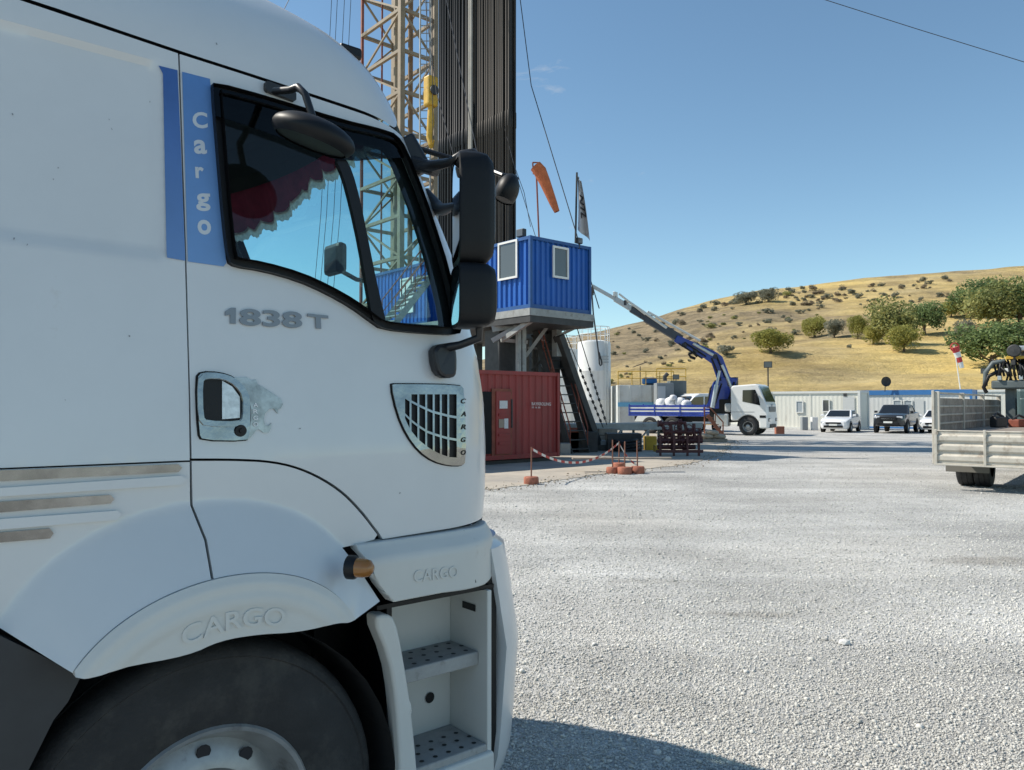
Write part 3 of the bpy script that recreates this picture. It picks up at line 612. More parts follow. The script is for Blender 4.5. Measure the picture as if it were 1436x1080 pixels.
# roof deflector foot
mb = MB(); mb.prism([(0, 0), (-.5, .18), (-.9, .2), (-.9, 0)], lambda a, b, t: (a-.02, .55+t, ZTOP+.0+b), 0, 1.3); mb.build('roof_deflector', PAINT, trk, bevel=.05, bseg=3)

for (x, y) in ((17, 157), (153, 165), (157, 178), (82, 233), (75, 249), (302, 60), (19, 333), (38, 342), (211, 140), (180, 470), (420, 600), (560, 690), (90, 560)):
    dx, dy = rng.uniform(1, 2.4), rng.uniform(1.5, 3.2); sx_ = rng.uniform(-1.5, 1.5); panel(UU([(x, y), (x+dx, y+.6), (x+dx+sx_, y+dy), (x+sx_+.3, y+dy)]), [], off(skin_st, .0025), .05, 0, rim=False).build('paint_chip', mat('chipped_paint', (.24, .25, .26), .8), trk)
# ================================================================ ground, pad, hill, trees
def attr_mat(name, cols, rough=.9, bump=0, bscale=30, backl=0.):
    """colour taken from each piece's own 'tone' value (0..1) through a ramp"""
    m = bpy.data.materials.new(name); m.use_nodes = True; t = m.node_tree; N = t.nodes; L = t.links; b = N['Principled BSDF']; b.inputs['Roughness'].default_value = rough
    a = N.new('ShaderNodeAttribute'); a.attribute_name = 'tone'; r = N.new('ShaderNodeValToRGB'); e = r.color_ramp.elements
    for i, c in enumerate(cols):
        if i < 2: e[i].position = i/(len(cols)-1); e[i].color = (*c, 1)
        else: q = e.new(i/(len(cols)-1)); q.color = (*c, 1)
    if len(cols) > 2:
        for i, c in enumerate(cols): e[i].position = i/(len(cols)-1); e[i].color = (*c, 1)
    L.new(a.outputs['Fac'], r.inputs[0]); L.new(r.outputs[0], b.inputs['Base Color'])
    if backl:
        tr = N.new('ShaderNodeBsdfTranslucent'); L.new(r.outputs[0], tr.inputs[0]); mx = N.new('ShaderNodeMixShader'); mx.inputs[0].default_value = backl
        L.new(b.outputs[0], mx.inputs[1]); L.new(tr.outputs[0], mx.inputs[2]); L.new(mx.outputs[0], N['Material Output'].inputs[0])
    return m
def npmesh(name, V, F, tone=None, m=None, sm_=False):
    me = bpy.data.meshes.new(name); k = F.shape[1]
    me.vertices.add(len(V)); me.vertices.foreach_set('co', V.astype(np.float32).ravel())
    me.loops.add(F.size); me.loops.foreach_set('vertex_index', F.astype(np.int32).ravel())
    me.polygons.add(len(F)); me.polygons.foreach_set('loop_start', np.arange(0, F.size, k, dtype=np.int32)); me.polygons.foreach_set('loop_total', np.full(len(F), k, np.int32))
    if tone is not None:
        at = me.attributes.new('tone', 'FLOAT', 'POINT'); at.data.foreach_set('value', tone.astype(np.float32))
    if m: me.materials.append(m)
    me.update(calc_edges=True)
    if sm_: me.polygons.foreach_set('use_smooth', np.ones(len(F), bool))
    return me
def nodes(m): return m.node_tree.nodes, m.node_tree.links
# gravel sheet: pebbles as voronoi relief, broad damp and dusty patches
gm = bpy.data.materials.new('gravel'); gm.use_nodes = True; N, L = nodes(gm); b = N['Principled BSDF']; b.inputs['Roughness'].default_value = .95; b.inputs['Specular IOR Level'].default_value = .2
tc = N.new('ShaderNodeTexCoord')
def noi(sc, det=6, ro=.6, vec=None):
    n = N.new('ShaderNodeTexNoise'); n.inputs['Scale'].default_value = sc; n.inputs['Detail'].default_value = det; n.inputs['Roughness'].default_value = ro; L.new(vec or tc.outputs['Object'], n.inputs[0]); return n.outputs[0]
def ramp(src, stops):
    r = N.new('ShaderNodeValToRGB'); e = r.color_ramp.elements
    while len(e) < len(stops): e.new(.5)
    for q, (p, c) in zip(e, stops): q.position = p; q.color = (*c, 1)
    L.new(src, r.inputs[0]); return r.outputs[0]
def mix(f, a, b_, mode='MIX'):
    x = N.new('ShaderNodeMix'); x.data_type = 'RGBA'; x.blend_type = mode
    for k, v in ((0, f), (6, a), (7, b_)):
        if isinstance(v, (int, float)): x.inputs[k].default_value = v
        elif isinstance(v, tuple): x.inputs[k].default_value = (*v, 1)
        else: L.new(v, x.inputs[k])
    return x.outputs[2]
def mapr(s, a, b_, c_, d):
    r = N.new('ShaderNodeMapRange'); 
    for i, v in enumerate((a, b_, c_, d)): r.inputs[i+1].default_value = v
    L.new(s, r.inputs[0]); return r.outputs[0]
def voro(sc, feat='F1'):
    v = N.new('ShaderNodeTexVoronoi'); v.inputs['Scale'].default_value = sc; v.feature = feat; L.new(tc.outputs['Object'], v.inputs[0]); return v
v1 = voro(38); v2 = voro(95); v3 = voro(9)
peb = ramp(v1.outputs['Color'], [(0, (.27, .27, .265)), (.45, (.45, .445, .425)), (.8, (.56, .55, .52)), (1, (.68, .66, .62))])
peb2 = ramp(v2.outputs['Color'], [(0, (.31, .31, .305)), (.5, (.455, .45, .425)), (1, (.64, .625, .585))])
col = mix(.45, peb, peb2)
col = mix(1., col, mapr(noi(26, 4, .85), .36, .64, .74, 1.22), 'MULTIPLY')
big = mapr(noi(.35, 5), .38, .66, .80, 1.14); col = mix(1., col, big, 'MULTIPLY')
tan = mapr(noi(.12, 4), .5, .72, 0, .55); col = mix(tan, col, (.52, .48, .42))
def worn(col):
    mpx = N.new('ShaderNodeMapping'); mpx.inputs['Rotation'].default_value = (0, 0, R(-38)); mpx.inputs['Scale'].default_value = (.12, .9, 1); L.new(tc.outputs['Object'], mpx.inputs[0])
    col = mix(1., col, mapr(noi(1., 5, .6, mpx.outputs[0]), .34, .66, .84, 1.10), 'MULTIPLY')
    col = mix(1., col, mapr(noi(.55, 6, .65), .36, .68, 1.07, .86), 'MULTIPLY')
    for (qx, qy, rx, ry, k) in ((1392, 787, .9, .35, .5), (1075, 862, .35, .14, .35), (1000, 860, .3, .1, .3), (905, 815, .5, .16, .2), (1130, 700, 1.6, .5, .18)):
        g_ = gnd(qx, qy); ms = N.new('ShaderNodeMapping'); ms.vector_type = 'TEXTURE'; ms.inputs['Location'].default_value = g_; ms.inputs['Scale'].default_value = (rx, ry, 1); L.new(tc.outputs['Object'], ms.inputs[0]); vl = N.new('ShaderNodeVectorMath'); vl.operation = 'LENGTH'; L.new(ms.outputs[0], vl.inputs[0])
        ad = N.new('ShaderNodeMath'); ad.operation = 'ADD'; L.new(vl.outputs['Value'], ad.inputs[0]); L.new(mapr(noi(4., 5, .7), .2, .8, -.6, .6), ad.inputs[1]); col = mix(mapr(ad.outputs[0], .3, 1.1, k, 0), col, (.2, .18, .15))
    return col
col = worn(col)
L.new(col, b.inputs['Base Color'])
bp = N.new('ShaderNodeBump'); bp.inputs['Strength'].default_value = 1.; bp.inputs['Distance'].default_value = .014; bp.invert = True
h = mix(.35, v1.outputs['Distance'], v2.outputs['Distance']); L.new(h, bp.inputs['Height']); L.new(bp.outputs[0], b.inputs['Normal'])
# gently uneven sheet near the camera, flat and wide beyond
g = MB(); xs = sorted(set([-2500, -900, -300, -100, -40]+[round(v, 2) for v in np.arange(-20, 40.1, 1.)]+[60, 100, 300, 900, 2500])); ys = sorted(set([-600, -100, -20, -6]+[round(v, 2) for v in np.arange(-3, 60.1, 1.)]+[80, 120, 300, 900, 3000]))
g.grid([[(x, y, 0) for x in xs] for y in ys]); go = g.build('gravel_ground', gm); tag(go, None, None, kind='structure')
# loose stones
ico = bmesh.new(); bmesh.ops.create_icosphere(ico, subdivisions=1, radius=1); iv = np.array([v.co[:] for v in ico.verts]); if_ = np.array([[v.index for v in f.verts] for f in ico.faces]); ico.free()
octv = np.array([[1, 0, 0], [-1, 0, 0], [0, 1, 0], [0, -1, 0], [0, 0, 1], [0, 0, -1.]]); octf = np.array([[0, 2, 4], [2, 1, 4], [1, 3, 4], [3, 0, 4], [2, 0, 5], [1, 2, 5], [3, 1, 5], [0, 3, 5]])
PADA = [gnd(560, 704), gnd(683, 688), gnd(745, 679), gnd(830, 667), gnd(905, 658), gnd(960, 652), gnd(1010, 640), gnd(1030, 618)]
def padline(x): return np.interp(x, [p.x for p in PADA], [p.y for p in PADA])
def gnd_np(x, y):
    a, c_ = (x-CX)/FPX, -(y-CY)/FPX; c, s_ = math.cos(PITCH), math.sin(PITCH); dy = c-s_*c_; dz = s_+c*c_; t = -CAMH/dz; return np.stack([a*t, dy*t], 1)
STONE = attr_mat('stone', [(.30, .293, .272), (.49, .48, .442), (.61, .595, .545), (.77, .74, .675)], .9)
N, L = nodes(STONE); tc = N.new('ShaderNodeTexCoord'); L.new(worn(N['Principled BSDF'].inputs['Base Color'].links[0].from_socket), N['Principled BSDF'].inputs['Base Color'])
def scatter(name, lab, NS, bv, bf, med, sig, lo, hi, ypow, ymin, jit):
    P = gnd_np(rng.uniform(330, 1850, int(NS*1.7)), ymin+rng.uniform(0, 1, int(NS*1.7))**ypow*(1330-ymin)); rel = P-np.array(TO[:2]); lx = rel@np.array(HX[:2]); ly = rel@np.array(LY[:2])
    keep = (P[:, 1] > 1.2) & ~((lx < 1.2) & (ly > .3)) & (P[:, 1] < padline(P[:, 0])+rng.normal(0, .3, len(P))) & (P[:, 1] < 45); P = P[keep][:NS]; n = len(P)
    sz = np.clip(np.exp(rng.normal(math.log(med), sig, n))*(1+.05*np.clip(P[:, 1]-4, 0, 20)), lo, hi)
    shp = np.array([(bv*np.array([rng.uniform(.8, 1.35), rng.uniform(.65, 1.1), rng.uniform(.45, .85)]))*rng.uniform(1-jit, 1+jit, (len(bv), 1))+rng.normal(0, jit*.3, bv.shape) for _ in range(40)])
    base = shp[rng.integers(0, 40, n)]*sz[:, None, None]; ang = rng.uniform(0, 6.283, n); til = rng.normal(0, .35, n); ca, sa = np.cos(ang)[:, None], np.sin(ang)[:, None]; ct_, st_ = np.cos(til)[:, None], np.sin(til)[:, None]
    bx, bz = base[:, :, 0]*ct_-base[:, :, 2]*st_, base[:, :, 0]*st_+base[:, :, 2]*ct_
    V = np.stack([bx*ca-base[:, :, 1]*sa+P[:, :1], bx*sa+base[:, :, 1]*ca+P[:, 1:], bz+(sz*.3)[:, None]], 2).reshape(-1, 3)
    F = (bf[None]+(np.arange(n)*len(bv))[:, None, None]).reshape(-1, 3); tone = np.repeat(np.clip(rng.beta(2.4, 2.2, n), 0, 1), len(bv))
    tag(link(name, npmesh(name, V, F, tone, STONE)), lab, 'gravel', kind='stuff')
scatter('gravel_stones', 'loose pale crushed stone lying over the yard', 9000, iv, if_, .0085, .35, .006, .022, .9, 600, .2)
scatter('gravel_chips', 'fine pale stone chips covering the yard', 230000, octv, octf, .006, .32, .0035, .016, 1.05, 612, .28)
shp = [np.stack([iv[:, 0]*rng.uniform(.8, 1.3), iv[:, 1]*rng.uniform(.7, 1.1), iv[:, 2]*rng.uniform(.45, .8)], 1)*rng.uniform(.72, 1.2, (len(iv), 1)) for _ in range(24)]
# one bigger white stone lying on the yard
c = gnd(1184, 904); mb = MB(); v = iv*np.array([.045, .035, .026])*rng.uniform(.8, 1.15, (len(iv), 1)); mb.add([tuple(q+np.array([c.x, c.y, .02])) for q in v], [tuple(f) for f in if_])
tag(mb.build('white_stone', mat('pale_stone', (.68, .66, .62), .85, var=.2, vscale=30)), 'single larger white stone lying alone on the grey gravel', 'stone')
# compacted pad under the rig
pm = mat('pad_concrete', (.40, .355, .29), .92, var=.18, vscale=.8, bump=.25, bscale=25, dirt=(.22, .21, .2), dscale=.35, dlo=.5, dhi=.72)
PADP = [(p.x, p.y) for p in PADA]+[(12, 60), (-26, 60), (-26, PADA[0].y)]
ed = resample([(p.x, p.y) for p in PADA], .3, closed=False); ed = [(x+rng.normal(0, .05), y+rng.normal(0, .07)) for x, y in ed]
mb = MB(); ol = ed+[(11, 52), (-26, 52), (-26, ed[0][1])]; mb = panel(ol, [], lambda a, b_, t=0: (a, b_, .012-t), 2., .012); tag(mb.build('rig_pad', pm), None, None, kind='structure')
# earth bund line along the pad edge
V = []; Fc = []; nn = 1300
for i in range(nn):
    t = rng.uniform(0, len(ed)-1.01); k = int(t); x = ed[k][0]+(ed[k+1][0]-ed[k][0])*(t-k)+rng.normal(0, .25); y = ed[k][1]+(ed[k+1][1]-ed[k][1])*(t-k)+rng.normal(0, .3); s_ = abs(rng.normal(.006, .008))+.006
    q = shp[i % 24]*s_+np.array([x, y, .01+s_*.3]); Fc.append(if_+len(V)*len(iv)); V.append(q)
tag(link('dirt_clods', npmesh('dirt_clods', np.concatenate(V), np.concatenate(Fc), np.repeat(rng.uniform(0, 1, nn), len(iv)), attr_mat('clod', [(.2, .16, .12), (.42, .36, .28)]))), 'brown earth crumbs along the edge of the rig pad', 'dirt', kind='stuff')

# ---- hill
RIDX = [-400, 300, 500, 640, 700, 770, 828, 905, 950, 1000, 1040, 1075, 1150, 1250, 1350, 1436, 1700, 2200, 3200]
RIDY = [548, 545, 530, 512, 499, 481, 467, 448, 433, 420, 411, 405, 398, 386, 378, 372, 358, 350, 345]
YB, YR = 64., 300.
def hill_z(x, y):
    u = x/max(y, 1.); e = interp(CX+FPX*u, RIDX, [(568-v)/FPX for v in RIDY])
    if y <= YB: return -.3
    t = (y-YB)/(YR-YB); hh = e*YR+1.75
    if t < 1: s_ = t**1.22*(1+.0*t)
    else: s_ = 1-.35*(1-math.exp(-(t-1)*1.5))
    nz = mnoise.noise(Vector((x/38, y/30, 3)))*2.6+mnoise.noise(Vector((x/15, y/12, 9)))*1.2+mnoise.noise(Vector((x/5, y/4, 1)))*.22
    return -.3+(hh+.3)*s_+nz*min(1, t*4)*min(1., max(.2, 1.4-t))*min(1, hh/12)
us = np.concatenate([np.linspace(-1.3, -.1, 40), np.linspace(-.09, .72, 240), np.linspace(.74, 2.4, 40)]); yy = YB+(np.linspace(0, 1, 150)**1.35)*(YR-YB)*1.06; yy = np.concatenate([yy, [340, 400, 520, 800]])
mb = MB(); mb.grid([[(u*y, y, hill_z(u*y, y)) for u in us] for y in yy])
hm = bpy.data.materials.new('dry_hill'); hm.use_nodes = True; N, L = nodes(hm); b = N['Principled BSDF']; b.inputs['Roughness'].default_value = .95; b.inputs['Specular IOR Level'].default_value = .1; tc = N.new('ShaderNodeTexCoord')
mp = N.new('ShaderNodeMapping'); mp.inputs['Scale'].default_value = (1, 1, 2.2); L.new(tc.outputs['Object'], mp.inputs[0])
gold = ramp(noi(.045, 9, .72, mp.outputs[0]), [(.3, (.52, .365, .12)), (.5, (.74, .545, .20)), (.72, (.80, .64, .31))])
scrub = ramp(noi(.3, 8, .75, mp.outputs[0]), [(.35, (.15, .125, .085)), (.55, (.30, .235, .145)), (.75, (.46, .36, .22))])
sx = N.new('ShaderNodeSeparateXYZ'); L.new(tc.outputs['Object'], sx.inputs[0])
hgt = mapr(sx.outputs[2], 8, 20, 0, .75); md = N.new('ShaderNodeMath'); md.operation = 'ADD'; L.new(hgt, md.inputs[0]); L.new(mapr(noi(.03, 6, .7), .3, .7, -.45, .35), md.inputs[1])
lft = mapr(sx.outputs[0], 20, 90, .75, -.1); md2 = N.new('ShaderNodeMath'); md2.operation = 'ADD'; md2.use_clamp = True; L.new(md.outputs[0], md2.inputs[0]); L.new(lft, md2.inputs[1])
col = mix(md2.outputs[0], gold, scrub)
fine = mapr(noi(1.6, 8, .8, mp.outputs[0]), .3, .7, .72, 1.25); col = mix(1., col, fine, 'MULTIPLY')
mp2 = N.new('ShaderNodeMapping'); mp2.inputs['Scale'].default_value = (.035, .03, .75); mp2.inputs['Rotation'].default_value = (0, .06, 0); L.new(tc.outputs['Object'], mp2.inputs[0])
stv = mapr(noi(1., 7, .65, mp2.outputs[0]), .36, .62, .74, 1.12); col = mix(1., col, stv, 'MULTIPLY'); L.new(col, b.inputs['Base Color'])
bp = N.new('ShaderNodeBump'); bp.inputs['Strength'].default_value = .8; bp.inputs['Distance'].default_value = 1.; L.new(noi(.5, 8, .75), bp.inputs['Height']); L.new(bp.outputs[0], b.inputs['Normal'])
tag(mb.build('hill', hm, smooth=80, fix=False), None, None, kind='structure')
def on_hill(x, y):
    d = ray(x, y); Y = YB
    while Y < YR*1.02:
        p = CAM+d*(Y/d.y)
        if p.z <= hill_z(p.x, p.y): return p
        Y += .6
    p = CAM+d*(YR/d.y); p.z = hill_z(p.x, p.y); return p
# ---- trees
LEAF = {'green': [(.07, .11, .045), (.14, .20, .075), (.22, .29, .11)], 'yellow': [(.19, .20, .05), (.33, .32, .085), (.47, .42, .12)], 'grey': [(.13, .14, .105), (.23, .235, .175), (.32, .315, .245)], 'olive': [(.12, .145, .055), (.23, .25, .09), (.35, .34, .12)], 'brown': [(.17, .14, .10), (.29, .235, .165), (.40, .335, .24)]}
LM = {k: attr_mat('leaves_'+k, v, .8, backl=.4) for k, v in LEAF.items()}
BARK = mat('bark', (.12, .09, .065), .9, var=.3, vscale=8)
def crown_mesh(kind, seed, n, leaf, lobes, low=.15, sq=.8):
    r = np.random.default_rng(seed); c = r.normal(0, 1, (lobes, 3)); c /= np.linalg.norm(c, axis=1)[:, None]; c *= r.uniform(.25, .72, (lobes, 1)); c[:, 2] = c[:, 2]*sq
    rad = r.uniform(.24, .46, lobes); k = r.integers(0, lobes, n)
    d = r.normal(0, 1, (n, 3)); d /= np.linalg.norm(d, axis=1)[:, None]; P_ = c[k]+d*(rad[k]*r.uniform(.55, 1.08, n)**.6)[:, None]
    P_[:, 2] = np.maximum(P_[:, 2], -.85+r.uniform(0, .2, n))
    a = r.normal(0, 1, (n, 3)); a /= np.linalg.norm(a, axis=1)[:, None]; bb = np.cross(a, r.normal(0, 1, (n, 3))); bb /= np.linalg.norm(bb, axis=1)[:, None]
    s_ = leaf*r.uniform(.5, 1.3, (n, 1)); V = np.stack([P_-a*s_-bb*s_*.5, P_+a*s_*.2-bb*s_*.7, P_+a*s_+bb*s_*.4, P_-a*s_*.3+bb*s_*.7], 1).reshape(-1, 3)
    F = np.arange(4*n).reshape(-1, 4); tn = np.clip(.5+(r.uniform(0, 1, lobes)[k]-.5)*.7+r.normal(0, .16, n), 0, 1)
    return npmesh('crown', V, F, np.repeat(tn, 4), LM[kind])
CM = {(k, i): crown_mesh(k, 10*i+j, 6000, .042, 22+3*i) for j, k in enumerate(('green', 'yellow', 'grey', 'olive')) for i in range(3)}
def trunk_mesh(seed):
    r = np.random.default_rng(seed); mb = MB(); mb.tube([(0, 0, -.1), (.02, .01, .25), (.0, .03, .5)], [.06, .045, .03], 7)
    for i in range(6):
        a = i*1.05+r.uniform(0, .5); z = r.uniform(.2, .42); mb.tube([(0, 0, z), (.18*math.cos(a), .18*math.sin(a), z+.2), (.33*math.cos(a), .33*math.sin(a), z+.38)], [.028, .02, .008], 5)
    me = bpy.data.meshes.new('trunk'); me.from_pydata(mb.V, [], mb.F); me.materials.append(BARK); return me
TM = [trunk_mesh(i) for i in range(3)]
TREES = [(1081, 496, 50, 40, 'yellow', 'pale yellow-green spreading tree alone on the golden slope above the crane truck'),
 (1142, 474, 33, 34, 'yellow', 'small yellow-leaved tree on the slope, first of the row above the pale cabin'),
 (1170, 474, 27, 28, 'grey', 'small grey-green tree with thin trunk beside the small yellow tree'),
 (1203, 476, 24, 40, 'yellow', 'narrow yellow-green tree left of the big tree clump'),
 (1225, 484, 30, 32, 'yellow', 'low yellowish tree at the foot of the big clump'),
 (1250, 484, 62, 68, 'olive', 'largest olive-green tree of the clump on the mid slope'),
 (1297, 470, 44, 50, 'green', 'dark green rounded tree at the right end of the clump'),
 (1268, 494, 40, 44, 'yellow', 'yellow-green tree in front of the clump with a dark shadow below'),
 (1334, 445, 24, 26, 'yellow', 'small bright yellow-green tree between the clump and the wood'),
 (1362, 446, 42, 38, 'green', 'green tree at the left edge of the upper wood'),
 (1385, 440, 52, 52, 'green', 'tall dark tree at the top of the upper wood'),
 (1400, 462, 62, 66, 'olive', 'broad olive tree in the middle of the wood by the right hill slope'),
 (1432, 458, 62, 66, 'green', 'broad dark green tree at the right end of the wood'),
 (1465, 452, 60, 60, 'olive', 'olive-green tree behind the truck-mounted loader crane'),
 (1354, 478, 28, 32, 'grey', 'thin sparse grey tree with bare trunk standing apart'),
 (1392, 516, 70, 62, 'green', 'dense dark green bushy tree low on the slope behind the striped windsock'),
 (1077, 424, 24, 22, 'grey', 'dark tree standing on the skyline ridge'),
 (1046, 428, 28, 20, 'grey', 'dark bushy tree beside the skyline tree')]
for i, (x, y, wpx, hpx, kind, lab) in enumerate(TREES):
    p = on_hill(x, y); kk = 1.25 if 9 <= i <= 13 or i == 15 else 1.; W = 1.1*kk*wpx/FPX*p.y; H = 1.04*(kk**.5)*hpx/FPX*p.y
    t = thing('hillside_tree', lab, 'tree', p, rng.uniform(0, 6.28), 'trees on the dry hillside')
    low = i == 15
    o = link('trunk', TM[i % 3], t); o.scale = (W*.75, W*.75, H*(.9 if not low else .5))
    o = link('crown', CM[(kind, i % 3)], t); o.location = (0, 0, H*.5); o.scale = (W*.6, W*.6, H*.56)
SM = {(k, i): crown_mesh(k, 50+10*i+j, 700, .085, 8, sq=.75) for j, k in enumerate(('grey', 'olive', 'brown')) for i in range(3)}
def shrub(x, y, wpx, kind, lab, grp):
    p = on_hill(x, y); W = max(.8, wpx/FPX*p.y); o = link('shrub', SM[(kind, int(rng.integers(0, 3)))]); o.location = (p.x, p.y, p.z+W*.22); k = W*.58; o.scale = (k, k, k*.72); o.rotation_euler = (0, 0, rng.uniform(0, 6.28))
    tag(o, lab, 'shrub', grp)
def ridge_y(x): return interp(x, RIDX, RIDY)
for i in range(130):
    x = rng.uniform(850, 1150); f = rng.uniform(0, 1)**1.1; y = ridge_y(x)+5+f*(interp(x, [850, 1000, 1130], [72, 80, 62])); k = ('grey', 'olive', 'grey', 'brown')[int(rng.integers(0, 4))]
    shrub(x, y, rng.uniform(6, 17)*(1 if rng.uniform() < .6 else .6), k, {'grey': 'grey-green shrub dotting the brown flank left of the trees', 'olive': 'olive shrub dotting the brown flank left of the trees', 'brown': 'dry brown shrub dotting the brown flank left of the trees'}[k], k+' shrubs on the flank')
for i in range(60):
    x = rng.uniform(1100, 1340); y = ridge_y(x)+rng.uniform(9, 34)*interp(x, [1100, 1340], [1, 1.3]); k = ('grey', 'brown')[i % 2]
    shrub(x, y, rng.uniform(4, 15), k, {'grey': 'grey scrub bush in the line below the golden hilltop', 'brown': 'brown scrub bush in the line below the golden hilltop'}[k], k+' scrub below the hilltop')
for x, y, w_ in [(1003, 425, 16), (985, 430, 14), (955, 440, 12), (1030, 424, 18), (1093, 412, 10), (1110, 408, 12), (1128, 408, 10), (1018, 495, 30), (1190, 485, 10)]:
    shrub(x, y+3, w_, 'grey', 'large dark grey shrub near the skyline', 'skyline shrubs')
# small pale clouds low in the sky are faint: left to the sky texture
# ================================================================ drilling rig
C0 = Vector((.61, 25.5, 0)); RR = Vector((.755, .656, 0)); RL = Vector((-.656, .755, 0))
RAZ = math.atan2(RR.y, RR.x)
def rg(a, b, z): p = C0+RL*a+RR*b; return Vector((p.x, p.y, z))
BLUE = mat('blue_cabin_paint', (.007, .098, .40), .45, var=.14, vscale=1.5, dirt=(.015, .06, .16), dscale=2.5, dlo=.62, dhi=.85, streak=4)
BLUE_L = mat('worn_blue_frame', (.012, .075, .24), .5, var=.2, vscale=5)
RED = mat('red_container_paint', (.27, .028, .026), .5, var=.2, vscale=1.2, dirt=(.16, .045, .035), dscale=3, dlo=.5, dhi=.8, streak=5)
STEEL = mat('weathered_grey_steel', (.30, .31, .30), .6, .2, var=.2, vscale=3, dirt=(.14, .1, .07), dscale=4, dlo=.55, dhi=.8)
DSTEEL = mat('dark_oily_steel', (.045, .045, .045), .6, .2, var=.3, vscale=3)
BEIGE = mat('mast_beige_paint', (.25, .195, .125), .6, var=.2, vscale=2, dirt=(.2, .12, .08), dscale=3, dlo=.55, dhi=.8)
RUSTR = mat('rust_red_steel', (.22, .06, .035), .7, var=.3, vscale=4)
YEL = mat('yellow_paint', (.55, .33, .03), .5, var=.15, vscale=4, dirt=(.2, .13, .05), dscale=5)
WHITEF = mat('white_frame', (.72, .72, .68), .5, var=.06, vscale=4)
WGL = mat('window_glass_far', (.09, .095, .09), .05, .0, coat=.5)
def corr(mb, p, q, z0, z1, pitch=.28, dep=.036, m=0):
    """corrugated sheet from p to q (plan), outward normal to the right of p->q"""
    p, q = Vector(p), Vector(q); d = q-p; L_ = d.length; d.normalize(); n = Vector((d.y, -d.x, 0)); k = max(1, round(L_/pitch)); w_ = L_/k; P = []
    for i in range(k):
        for f, o in ((0, 0), (.30, 0), (.42, -dep), (.82, -dep), (.94, 0)): P.append((i*w_+f*w_, o))
    P.append((L_, 0)); r = [p+d*a+n*o for a, o in P]
    mb.grid([[(v.x, v.y, z) for v in r] for z in (z0, z1)], m)
def container(t, loc, u, v, lu, lv, z0, h, mwall, mfr, post=.1, faces='abcd', pitch=.28, roof=True, dep=.036, rail=.11):
    """box container: corner at loc (plan), sides along u and v; the parts are made in t's frame"""
    T = loc_of(t); c = [Vector(loc), Vector(loc)+u*lu, Vector(loc)+u*lu+v*lv, Vector(loc)+v*lv]
    for i in range(4):
        a, b_ = c[i], c[(i+1) % 4]
        if (u.x*v.y-u.y*v.x) < 0: a, b_ = b_, a
        d = (b_-a).normalized(); n = Vector((d.y, -d.x, 0)); mb = MB(); A = T(a+d*.06-n*.02); B = T(b_-d*.06-n*.02); A.z = B.z = 0
        corr(mb, A, B, z0+.12, z0+h-.1, pitch, dep); mb.build('wall', mwall, t, fix=False)
        mb = MB(); mb.beam(T(Vector((a.x, a.y, z0+h-rail/2))+d*post*.5), T(Vector((b_.x, b_.y, z0+h-rail/2))-d*post*.5), post*.7, rail); mb.build('top_rail', mfr, t)
        mb = MB(); mb.beam(T(Vector((a.x, a.y, z0+.07))+d*post*.5), T(Vector((b_.x, b_.y, z0+.07))-d*post*.5), post*.7, .13); mb.build('bottom_rail', mfr, t)
        q = T(Vector((a.x, a.y, z0+h/2))); mb = MB(); mb.box(q, (post, post, h), 0); mb.build('corner_post', mfr, t)
    if roof:
        zz = z0+h-.03; mb = MB(); mb.add([T(Vector((p.x, p.y, zz))) for p in c], [(0, 1, 2, 3)]); mb.build('roof', mwall, t)
        mb = MB(); mb.add([T(Vector((p.x, p.y, z0+.1))) for p in c], [(0, 1, 2, 3)]); mb.build('floor', mfr, t)
def wall_win(t, x0, y0, x1, y1, P, Nn, mfr=None, mgl=None, fw=.07, dep=.05, mull=0, prot=.02):
    """window on a wall plane (point P, outward normal Nn) from pixel corners"""
    T = loc_of(t); a = onplane(x0, y0, P, Nn); b_ = onplane(x1, y1, P, Nn); up = Vector((0, 0, 1)); d = up.cross(Nn).normalized(); w_ = abs((b_-a).dot(d)); zt_, zb = max(a.z, b_.z), min(a.z, b_.z)
    c = (a+b_)/2; c.z = 0; o = c+Nn*prot
    def q(s_, z, e=0): p = o+d*s_*w_/2+Nn*e; return T(Vector((p.x, p.y, z)))
    mf = mfr or WHITEF; f = MB(); k = fw/2/w_*2
    P_ = [(-1, -1), (1, -1), (1, 1), (-1, 1)]; hz = (zt_-zb)/2; zc = (zt_+zb)/2
    def fq(a, b_, e, ins): return q(a*(1-ins*fw/w_*2), zc+b_*(hz-ins*fw), e)
    vs = [fq(a, b_, e, i_) for e in (0, dep) for i_ in (0, 1) for a, b_ in P_]
    f.add(vs, [(8+i, 8+(i+1) % 4, 12+(i+1) % 4, 12+i) for i in range(4)]+[(i, (i+1) % 4, 8+(i+1) % 4, 8+i) for i in range(4)]+[(4+i, 4+(i+1) % 4, 12+(i+1) % 4, 12+i) for i in range(4)])
    fo = f.build('window_frame', mf, t)
    if mull: f = MB(); f.beam(q(0, zb+.01), q(0, zt_-.01), fw*.7, dep); f.build('window_mullion', mf, fo)
    g_ = MB(); g_.add([q(-1, zb, .012), q(1, zb, .012), q(1, zt_, .012), q(-1, zt_, .012)], [(0, 1, 2, 3)]); g_.build('window_pane', mgl or WGL, fo); return fo
# ---- doghouse on the rig floor
DZ, DH, DB, DA = 4.97, 2.42, 2.85, 4.6
dh = thing('control_cabin', 'bright blue corrugated control cabin raised on the rig floor above the red container', 'cabin', rg(0, 0, DZ), RAZ)
T = loc_of(dh)
